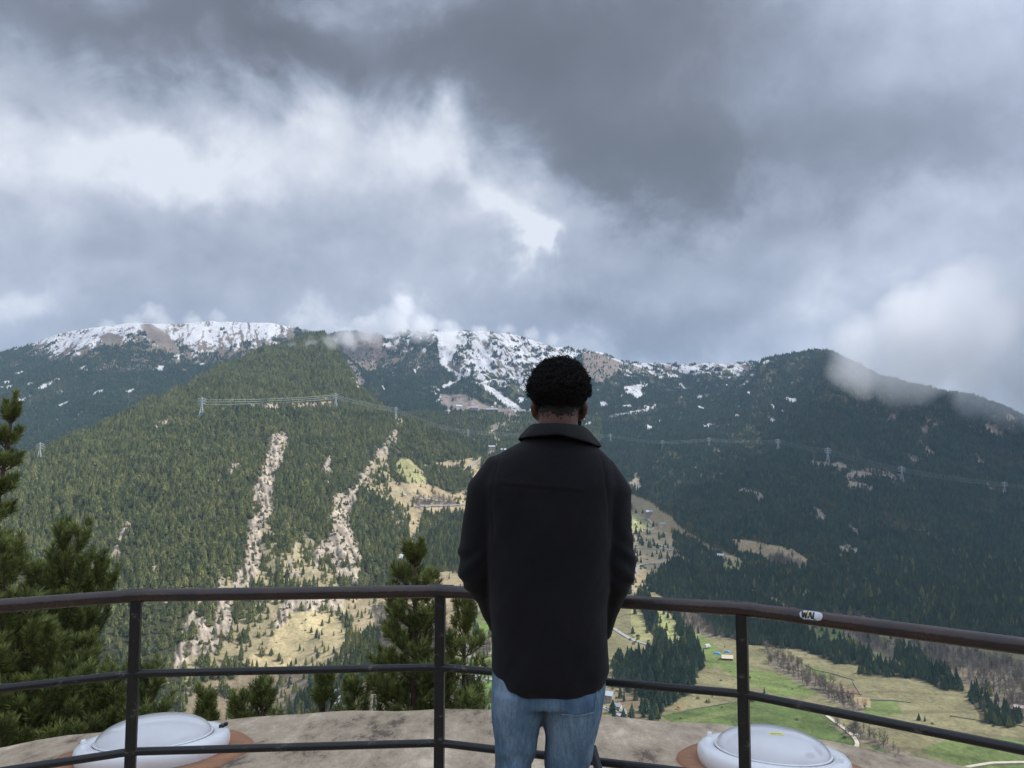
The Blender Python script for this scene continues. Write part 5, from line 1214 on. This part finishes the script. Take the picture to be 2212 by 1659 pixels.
# ------------------------------------------------------------------ the man
PD = 2.32
def pp(px, py, D=PD): return Vector(W(px, py, D))
def remesh(mb, voxel, smooth=8, factor=.5, name='tmp'):
    o = mb.build(name, []); md = o.modifiers.new('r', 'REMESH'); md.mode = 'VOXEL'; md.voxel_size = voxel; md.use_smooth_shade = True
    if smooth: sm = o.modifiers.new('s', 'SMOOTH'); sm.iterations = smooth; sm.factor = factor
    bpy.context.view_layer.update(); dg = bpy.context.evaluated_depsgraph_get()
    me = bpy.data.meshes.new_from_object(o.evaluated_get(dg)); bpy.data.objects.remove(o); me.name = name; return me
def verts_np(me): a = np.empty(len(me.vertices)*3, np.float32); me.vertices.foreach_get('co', a); return a.reshape(-1, 3).astype(float)
def set_verts(me, a): me.vertices.foreach_set('co', a.astype(np.float32).ravel()); me.update()
def ringloft(mb, rings, n=32, m=0):
    """rings: (cx, cy, cz, half width, half depth, exponent, tiltx) horizontal superellipses"""
    vs = []; fs = []
    for cx, cy, cz, hw, hd, ex in rings:
        for k in range(n):
            a = 2*math.pi*k/n; ca, sa = math.cos(a), math.sin(a)
            vs.append((cx+hw*math.copysign(abs(ca)**(2/ex), ca), cy+hd*math.copysign(abs(sa)**(2/ex), sa), cz))
    for i in range(len(rings)-1):
        for k in range(n): fs.append((i*n+k, i*n+(k+1) % n, (i+1)*n+(k+1) % n, (i+1)*n+k))
    fs.append(tuple(reversed(range(n)))); fs.append(tuple((len(rings)-1)*n+k for k in range(n)))
    if rings[0][2] > rings[-1][2]: fs = [f[::-1] for f in fs]
    mb.add(vs, fs, m)
def ball(mb, c, r_, n=20, m=0):
    rings = []
    for i in range(1, 12):
        th = math.pi*i/12; rings.append((c[0], c[1], c[2]-r_[2]*math.cos(th), r_[0]*math.sin(th), r_[1]*math.sin(th), 2))
    ringloft(mb, rings, n, m)
XC = pp(1188, 1200).x
man = empty('person', (XC, PD, 0)); tag(man, 'man seen from behind in black shirt jacket and blue jeans, with curly black hair', 'person')
K = PD/F
hc = pp(1208, 856, PD+.02)                    # middle of the head
M_skin = mat('brown_skin', (.13, .060, .036), (.095, .042, .026), rough=.5, scale=14, bump=.08, bscale=90)
M_hair = mat('black_hair', (.006, .005, .005), (.012, .010, .009), rough=.65, scale=60, bump=.3, bscale=120, spec=.25)
M_fade = mat('cropped_hair', (.011, .008, .0065), (.006, .005, .004), rough=.8, scale=120, bump=.3, bscale=200)
# body: one continuous surface
b_ = MB()
nb_ = pp(1205, 935, PD+.01)
ball(b_, (hc.x, hc.y+.012, hc.z+.015), (.076, .094, .098)); ball(b_, (hc.x, hc.y+.045, hc.z-.055), (.060, .062, .072))
ringloft(b_, [(nb_.x, nb_.y-.005, nb_.z-.06, .075, .065, 2), (nb_.x, nb_.y, nb_.z-.01, .063, .060, 2), (nb_.x+.002, nb_.y+.006, nb_.z+.05, .059, .060, 2), (hc.x, hc.y+.0, hc.z-.03, .062, .066, 2)], 28)
b_.tube([(hc.x+.002, hc.y+.105, hc.z+.005), (hc.x+.002, hc.y+.122, hc.z-.028)], [.010, .016], 10)           # nose
b_.tube([(hc.x-.022, hc.y+.098, hc.z-.058), (hc.x+.022, hc.y+.098, hc.z-.058)], .009, 8)                       # lips
for s_ in (-1, 1):                                                                                             # ears
    ec = Vector((hc.x+s_*.072, hc.y+.012, hc.z-.044))
    b_.tube([ec+Vector((-s_*.01, .012, -.026)), ec+Vector((s_*.004, -.004, -.012)), ec+Vector((s_*.009, -.014, .010)), ec+Vector((s_*.004, -.006, .030)), ec+Vector((-s_*.006, .012, .032))], [.009, .009, .009, .009, .008], 8)
    b_.tube([ec+Vector((-s_*.016, .014, 0)), ec+Vector((s_*.002, .004, 0))], [.02, .018], 8)
sh_z = pp(0, 1020).z; hip_z = pp(0, 1450).z
ringloft(b_, [(XC, PD, hip_z-.04, .12, .085, 2.4), (XC, PD, hip_z+.06, .13, .09, 2.4), (XC, PD, hip_z+.25, .135, .095, 2.4), (XC, PD, sh_z-.12, .148, .09, 2.4), (XC, PD, sh_z-.02, .140, .075, 2.2), (nb_.x, nb_.y, nb_.z-.03, .08, .06, 2)], 28)
SHL, ELL, WRL = pp(1062, 1030, PD), pp(1029, 1215, PD+.0), pp(1082, 1352, PD+.14)
SHR, ELR, WRR = pp(1318, 1038, PD), pp(1331, 1218, PD-.0), pp(1296, 1362, PD+.14)
for S_, E_, W_, s_ in ((SHL, ELL, WRL, -1), (SHR, ELR, WRR, 1)):
    b_.tube([S_+Vector((-s_*.06, 0, .01)), S_, S_.lerp(E_, .5), E_, E_.lerp(W_, .5), W_], [.035, .038, .036, .032, .030, .024], 14)
    hand = W_+(W_-E_).normalized()*.05; fwd = Vector((-s_*.72, .45, -.50)).normalized(); side = Vector((0, .45, .85)).normalized()
    b_.tube([W_, W_+fwd*.045, W_+fwd*.085], [.024, .036, .034], 12, sy=.55)
    for q in range(4):
        r0 = W_+fwd*.08+side*(.027-.018*q); ln = (.040, .046, .043, .033)[q]; c1 = r0+fwd*ln*.6; c2 = c1+(fwd*.75+Vector((-s_*.5, -.35, -.2))).normalized()*ln*.5; c3 = c2+(fwd*.3+Vector((-s_*.5, -.6, -.1))).normalized()*ln*.35
        b_.tube([r0-fwd*.02, r0, c1, c2, c3], [.0095, .0095, .0088, .0082, .0070], 8)
    th0 = W_+fwd*.03+side*.028; b_.tube([th0-side*.01, th0+side*.015+fwd*.015, th0+side*.024+fwd*.042], [.013, .0115, .009], 8)
LT, RT = (XC-.088, PD, 0), (XC+.080, PD, 0)
FL, FR = pp(1110, 1560), pp(1228, 1560)
def leg(hx, kx, ax_, s_):
    b_.tube([(hx, PD, hip_z+.02), (hx, PD, hip_z-.12), (kx, PD+.01, .50), (kx, PD+.0, .44), (ax_, PD-.015, .28), (ax_, PD-.01, .09)], [.058, .058, .050, .048, .046, .036], 16)
    b_.tube([(ax_, PD-.03, .05), (ax_+s_*.01, PD+.08, .04), (ax_+s_*.02, PD+.17, .03)], [.034, .036, .026], 12)
leg(FL.x, FL.x-.003, FL.x-.01, -1); leg(FR.x, FR.x-.003, FR.x+.0, 1)
me = remesh(b_, .0052, 3, .5, 'body'); me.materials.append(M_skin); me.materials.append(M_fade)
for p in me.polygons:
    c = p.center
    if c.z > hc.z-.062+.012*abs(c.x-hc.x)/.07+random.uniform(-.009, .009)+.004*math.sin(c.x*170) and c.y < hc.y+.03 and abs(c.x-hc.x) < .071: p.material_index = 1
bo = bpy.data.objects.new('body', me); link(bo, man); bo.location = -Vector(man.location)
for s_ in (-1, 1):
    mb = MB(); ball(mb, (hc.x+s_*.031, hc.y+.088, hc.z+.002), (.013, .012, .012), 14); part(mb, 'eye', mat('eye_white', (.7, .68, .65), rough=.2), man, True)
mb = MB(); ec = (hc.x+.074, hc.y-.004, hc.z-.072); ball(mb, ec, (.0036, .0042, .0042), 10); part(mb, 'earring', mat('gold_stud', (.7, .55, .25), rough=.2, metallic=1.0), man, True)
# beard along the right jaw
mb = MB(); mb.tube([(hc.x+.064, hc.y+.030, hc.z-.048), (hc.x+.060, hc.y+.050, hc.z-.085), (hc.x+.045, hc.y+.075, hc.z-.112), (hc.x, hc.y+.098, hc.z-.118), (hc.x-.040, hc.y+.078, hc.z-.110)], [.008, .012, .017, .02, .016], 10)
part(mb, 'beard', M_hair, man, True)
# hair: cap with a mass of little coils
hz_ = pp(1209, 838, PD).z; hr = (.0895, .108, .093)
bm = bmesh.new(); bmesh.ops.create_icosphere(bm, subdivisions=6, radius=1.0)
hv = np.array([v.co[:] for v in bm.verts]); bm.free()
gg = np.random.default_rng(5)
def hair_r(d):
    n1_ = fbm(d[:, 0]*3+9, d[:, 2]*3+d[:, 1]*2.3, 3, 5); return 1+.045*n1_
mbh = MB(); c0_ = Vector((hc.x, hc.y+.008, hz_))
def hshape(d):
    r1 = hair_r(d); low = np.clip(-d[:, 2], 0, 1); k = 1-.15*low**1.5
    lo_ = np.clip(low, 0, .999); hs = np.clip((1-lo_**3.4)**(1/3.4)/np.sqrt(1-lo_**2), 1, 1.7)
    return np.stack([c0_.x+d[:, 0]*hr[0]*r1*k*hs, c0_.y+d[:, 1]*hr[1]*r1*k*hs, c0_.z+d[:, 2]*hr[2]*r1*np.where(d[:, 2] < 0, .74, 1)], 1)
bm = bmesh.new(); bmesh.ops.create_icosphere(bm, subdivisions=5, radius=.96)
dv = np.array([v.co[:] for v in bm.verts]); hp = hshape(dv)
for v, p in zip(bm.verts, hp): v.co = p-np.array(man.location)
hme = bpy.data.meshes.new('hair'); bm.to_mesh(hme); bm.free(); hme.materials.append(M_hair)
ho = link(bpy.data.objects.new('hair', hme), man)
nco = 3400; d = gg.normal(size=(nco, 3)); d /= np.linalg.norm(d, axis=1)[:, None]
d = d[~((d[:, 1] > .55) & (d[:, 2] < -.15)) & (d[:, 2] > -.95)]; base_ = hshape(d)
Vc, Fc_ = [], []; nstep = 13; nr = 4
for i in range(len(d)):
    n0 = Vector(d[i]*np.array([1, 1, 1.05]) if d[i, 2] > 0 else d[i]*np.array([1, 1, .5])).normalized(); a1 = n0.orthogonal().normalized(); a2 = n0.cross(a1); ph = gg.uniform(0, 6.28); turns = gg.uniform(1.2, 2.2); rad = gg.uniform(.0035, .0065); ln = gg.uniform(.005, .019)*(1.0 if d[i, 2] > -.35 else .5); tw = gg.uniform(-.6, .6, 2)
    cen = Vector(base_[i])-n0*.006; ring = []; b0 = len(Vc)
    pts = []
    for s_ in range(nstep):
        f_ = s_/(nstep-1); an = ph+turns*6.28*f_; pts.append(cen+n0*(ln*f_)+(a1*math.cos(an)+a2*math.sin(an))*rad*(1-.3*f_)+(a1*tw[0]+a2*tw[1])*ln*f_*.6)
    for s_, p in enumerate(pts):
        tng = (pts[min(s_+1, nstep-1)]-pts[max(s_-1, 0)]).normalized(); u1 = tng.orthogonal().normalized(); u2 = tng.cross(u1); w_ = .0011
        for q in range(nr): Vc.append(p+(u1*math.cos(q*1.5708)+u2*math.sin(q*1.5708))*w_)
    for s_ in range(nstep-1):
        for q in range(nr): Fc_.append((b0+s_*nr+q, b0+s_*nr+(q+1) % nr, b0+(s_+1)*nr+(q+1) % nr, b0+(s_+1)*nr+q))
cm = np_mesh('curls', np.array([v[:] for v in Vc])-np.array(man.location), np.array(Fc_), [M_hair], True); link(bpy.data.objects.new('curls', cm), ho)
# jacket
def cloth_mat(name, c1, c2, sc, weave=900, rough=.85, sheen=.3, fold=0.0):
    m = mat(name, c1, c2, rough=rough, scale=sc, detail=5, bump=.35, bscale=weave, spec=.2); m.node_tree.nodes['Principled BSDF'].inputs['Sheen Weight'].default_value = sheen
    m.node_tree.nodes['Principled BSDF'].inputs['Sheen Roughness'].default_value = .6; return m
M_jack = cloth_mat('black_wool_twill', (.0040, .0043, .0068), (.0068, .0064, .0086), 5, 420, sheen=.05)
jb = MB()
def tr(y, xl, xr, hd, ex=2.6, dy=0.0): a = pp(xl, y); c = pp(xr, y); return ((a.x+c.x)/2, PD+dy, a.z, (c.x-a.x)/2, hd, ex)
ringloft(jb, [tr(1484, 1112, 1292, .130, 2.6), tr(1468, 1074, 1306, .138), tr(1440, 1062, 1317, .142), tr(1380, 1058, 1314, .142), tr(1300, 1056, 1312, .140), tr(1200, 1052, 1315, .135), tr(1100, 1047, 1325, .130), tr(1045, 1040, 1337, .125, 2.5), tr(1012, 1050, 1330, .114, 2.3), tr(992, 1062, 1318, .106, 2.2), tr(974, 1088, 1300, .098, 2.2), tr(955, 1125, 1275, .085, 2.1), tr(935, 1150, 1262, .072, 2.0, .005)], 44)
for S_, E_, W_, s_ in ((SHL, ELL, WRL, -1), (SHR, ELR, WRR, 1)):
    S2 = S_+Vector((s_*.002, 0, -.008)); mid = S2.lerp(E_, .5)+Vector((s_*.002, 0, 0)); fm = E_.lerp(W_, .5)
    jb.tube([S2+Vector((-s_*.095, 0, .030)), S2+Vector((-s_*.030, 0, .014)), S2+Vector((s_*.004, 0, -.035)), mid, E_+Vector((0, 0, .03)), E_+Vector((s_*.002, 0, -.02)), fm, W_+(W_-E_).normalized()*.015], [.056, .066, .065, .057, .054, .053, .047, .040], 22)
jm = remesh(jb, .0058, 12, .5, 'jacket'); jm.materials.append(M_jack)
v = verts_np(jm); nrm_a = np.empty(len(jm.vertices)*3, np.float32); jm.vertices.foreach_get('normal', nrm_a); nrm_a = nrm_a.reshape(-1, 3)
X1, Z1 = toP(v[:, 0], v[:, 1], v[:, 2])
back = np.clip(-nrm_a[:, 1]*1.5, 0, 1)
seamy = 1047+(X1-1080)*.09; ds = Z1-seamy; seam = (X1 > 1078) & (X1 < 1262) & (nrm_a[:, 1] < -.2)
disp = np.where(seam, -.0028*np.exp(-(ds/2.2)**2)+.0022*np.exp(-((ds+5)/4)**2), 0)
# armhole seams and soft folds
for sx0, sx1, sg in ((1078, 1066, -1), (1300, 1312, 1)):
    xs = sx0+(sx1-sx0)*np.clip((Z1-990)/170, 0, 1)+sg*9*np.sin(np.clip((Z1-990)/170, 0, 1)*3.1); disp -= .0022*np.exp(-((X1-xs)/3.0)**2)*((Z1 > 985) & (Z1 < 1165))*back
fold = fbm((v[:, 0]*.8+v[:, 2]*.35)*9+3, (v[:, 2]-v[:, 0]*.5)*3.0+7, 4, 301)*.5+.5*fbm((v[:, 0]*1.0-v[:, 2]*.55)*13+11, (v[:, 2]+v[:, 0]*.5)*3.5, 3, 311)
disp += .013*fold*sstep(980, 1080, Z1)
arm = sstep(1052, 1040, X1)+sstep(1318, 1330, X1)
wr = np.sin((v[:, 2]*1.0+v[:, 0]*.9*np.sign(X1-1188))*95+4*fbm(v[:, 0]*9, v[:, 2]*9, 2, 321)); disp += .0035*wr*np.clip(arm, 0, 1)*np.exp(-((Z1-1225)/60)**2)
disp += .004*np.sin((v[:, 0]*26)+2*fbm(v[:, 0]*4, v[:, 2]*3, 2, 331))*sstep(1250, 1450, Z1)*back
v2 = v+nrm_a*disp[:, None]; set_verts(jm, v2)
jo = bpy.data.objects.new('jacket', jm); link(jo, man); jo.location = -Vector(man.location)
# shirt collar, folded down and fallen lower on the right
cb = MB(); nn = 48; vs = []
cc = (pp(1205, 925).x, PD+.004)
lay_ = [(.066, .064, 0.000, 0), (.070, .068, .014, .0), (.076, .074, .016, .25), (.088, .086, .004, .8), (.103, .100, -.014, 1.0), (.105, .102, -.017, 1.0), (.102, .097, -.016, 1.0), (.084, .082, .000, .8)]
zt = pp(1205, 927).z
for hw, hd, dz, fl in lay_:
    for k in range(nn):
        a = math.radians(-90-158+316*k/(nn-1)); sa, ca = math.sin(a), math.cos(a)
        wv = .004*math.sin(k*.9)*fl; rt = max(0, ca)
        vs.append((cc[0]+ca*(hw+.010*fl*abs(ca)**2+wv+.012*fl*rt), cc[1]+sa*(hd+.010*fl), zt+dz-.020*rt*fl-.004*rt-.010*abs(ca)**2*fl-.006*(sa > 0)*sa*6))
cb.add(vs, [(i*nn+k, i*nn+k+1, (i+1)*nn+k+1, (i+1)*nn+k) for i in range(len(lay_)-1) for k in range(nn-1)])
co = part(cb, 'collar', M_jack, man, True); sd = co.modifiers.new('thick', 'SOLIDIFY'); sd.thickness = .0035; ss = co.modifiers.new('sub', 'SUBSURF'); ss.levels = 1; ss.render_levels = 2
# jeans
M_jean = bpy.data.materials.new('faded_denim'); M_jean.use_nodes = True; t = M_jean.node_tree; b = t.nodes['Principled BSDF']; b.inputs['Roughness'].default_value = .85; b.inputs['Specular IOR Level'].default_value = .2
geo = nd(t, 'ShaderNodeNewGeometry')
f1 = nz_(6.5, 6, .6, (1, 1, .55)); f2 = nz_(60, 5, .7, (1.6, 1.6, .35)); f3 = nz_(420, 3, .7, (1, 1, .3)); f4 = nz_(2.2, 2, .5)
cr = nd(t, 'ShaderNodeValToRGB'); e0, e1 = cr.color_ramp.elements[0], cr.color_ramp.elements[1]; e0.position = .36; e0.color = (.045, .085, .150, 1); e1.position = .68; e1.color = (.31, .40, .50, 1)
e = cr.color_ramp.elements.new(.5); e.color = (.105, .180, .265, 1)
t.links.new(mth(t, 'ADD', mth(t, 'ADD', mth(t, 'MULTIPLY', f1, .5), mth(t, 'MULTIPLY', f2, .28)), mth(t, 'ADD', mth(t, 'MULTIPLY', f3, .14), mth(t, 'MULTIPLY', f4, .1))), cr.inputs[0]); t.links.new(cr.outputs[0], b.inputs['Base Color'])
bp = nd(t, 'ShaderNodeBump'); bp.inputs['Strength'].default_value = .5; bp.inputs['Distance'].default_value = .003; t.links.new(mth(t, 'ADD', f2, f3), bp.inputs['Height']); t.links.new(bp.outputs[0], b.inputs['Normal'])
db = MB()
def lr(y, xl, xr, hd, ex=2.2, dy=0): a = pp(xl, y); c = pp(xr, y); return ((a.x+c.x)/2, PD+dy, a.z, (c.x-a.x)/2, hd, ex)
ringloft(db, [lr(1400, 1076, 1300, .115, 2.5), lr(1450, 1062, 1308, .122, 2.5), lr(1490, 1062, 1306, .122, 2.4), lr(1508, 1064, 1304, .118, 2.3)], 40)
def xz(x, z): return (x, PD, z)
zA = pp(0, 1659).z
for rings in ([lr(1480, 1062, 1176, .118), lr(1520, 1062, 1172, .115), lr(1560, 1064, 1166, .108), lr(1600, 1068, 1160, .100), lr(1630, 1072, 1155, .094), lr(1659, 1068, 1147, .088, 2.2, .005)],
              [lr(1480, 1170, 1306, .118), lr(1520, 1172, 1302, .115), lr(1560, 1176, 1294, .108), lr(1600, 1178, 1284, .100), lr(1630, 1178, 1277, .094), lr(1659, 1177, 1272, .088, 2.2, .005)]):
    lc_ = rings[-1][0]; z_ = rings[-1][2]
    rings += [(lc_, PD+.006, .50, .066, .075, 2.1), (lc_, PD+.0, .36, .064, .072, 2.1), (lc_, PD-.008, .20, .062, .070, 2.1), (lc_, PD-.008, .10, .064, .072, 2.1), (lc_, PD-.004, .055, .066, .074, 2.1)]
    ringloft(db, rings, 32)
dm_ = remesh(db, .0065, 6, .5, 'jeans'); dm_.materials.append(M_jean)
v = verts_np(dm_); na = np.empty(len(dm_.vertices)*3, np.float32); dm_.vertices.foreach_get('normal', na); na = na.reshape(-1, 3)
X1, Z1 = toP(v[:, 0], v[:, 1], v[:, 2]); lx = np.where(X1 < 1172, X1-1115, X1-1235)
disp = .006*fbm((v[:, 0]+v[:, 2]*.4)*10, (v[:, 2]-v[:, 0])*7, 4, 401)+.004*np.sin((v[:, 2]*60+np.abs(lx)*.10)+3*fbm(v[:, 0]*7, v[:, 2]*5, 2, 411))*(sstep(1580, 1660, Z1)*.9+.3*sstep(1480, 1540, Z1)*sstep(1580, 1540, Z1))
seam_in = np.exp(-((X1-(1171-.06*(Z1-1500)))/2.5)**2); disp -= .004*np.exp(-((X1-1172)/2.2)**2)*(Z1 < 1545)
set_verts(dm_, v+na*disp[:, None]); jo2 = bpy.data.objects.new('jeans', dm_); link(jo2, man); jo2.location = -Vector(man.location)
# back pocket on the right seat: patch with stitching that follows the jeans
from mathutils.bvhtree import BVHTree
bv = BVHTree.FromPolygons([tuple(x) for x in verts_np(dm_)], [tuple(p.vertices) for p in dm_.polygons])
def onback(px, py, lift):
    o_ = Vector((0, 0, CAMZ)); d_ = (pp(px, py)-o_).normalized(); h_ = bv.ray_cast(o_, d_)
    return h_[0]+h_[1]*lift if h_[0] is not None else pp(px, py, PD-.12)
M_stit = mat('pale_worn_denim', (.22, .28, .34), (.10, .17, .25), scale=60, rough=.9, contrast=(.4, .6)); M_jean2 = mat('pocket_denim', (.05, .105, .19), (.11, .18, .27), scale=45, rough=.9, stretch=(1, 1, .4), bump=.3, bscale=300)
def patch(poly_fn, nu, nv, lift, name, m, parent):
    mb = MB(); vs = [onback(*poly_fn(i/nu, j/nv), lift) for i in range(nu+1) for j in range(nv+1)]
    mb.add(vs, [(i*(nv+1)+j, (i+1)*(nv+1)+j, (i+1)*(nv+1)+j+1, i*(nv+1)+j+1) for i in range(nu) for j in range(nv)]); return part(mb, name, m, parent, True)
def pk(u, v_): 
    xl, xr = 1206+v_*6, 1290-v_*8; x = xl+(xr-xl)*u; bot = 1538+8*(1-abs(2*u-1)); return (x, 1490-4*u+(bot-1490)*v_)
pocket = patch(pk, 14, 12, .0025, 'pocket', M_jean2, man)
def strip(pts, w, nm, parent, m):
    mb = MB(); vs = []
    full = []
    for a, b2 in zip(pts[:-1], pts[1:]):
        for i in range(6): full.append((a[0]+(b2[0]-a[0])*i/6, a[1]+(b2[1]-a[1])*i/6))
    full.append(pts[-1])
    P_ = [onback(x, y, .0045) for x, y in full]; mb.tube(P_, w, 5); return part(mb, nm, m, parent)
strip([(1213, 1540), (1246, 1546), (1280, 1538)], .0013, 'stitching', pocket, M_stit); strip([(1288, 1488), (1281, 1538)], .0013, 'stitching', pocket, M_stit)
patch(lambda u, v_: (1250+u*40, 1484-u*5+v_*(6+3*math.sin(u*9))), 10, 2, .0035, 'frayed_edge', M_stit, man)
strip([(1124, 1468), (1124.5, 1492)], .0011, 'thread', man, M_stit)
# shoes
M_shoe = mat('white_trainers', (.55, .55, .53), (.42, .42, .41), scale=8)
for lx_ in (pp(1108, 1659).x, pp(1224, 1659).x):
    mb = MB(); rings = [(lx_, PD+.055, .0, .046, .142, 2.6), (lx_, PD+.055, .03, .048, .145, 2.6), (lx_, PD+.045, .055, .045, .130, 2.3), (lx_, PD+.02, .08, .042, .10, 2.2), (lx_, PD-.005, .11, .040, .06, 2.1)]
    ringloft(mb, rings, 28); part(mb, 'shoe', M_shoe, man, True)
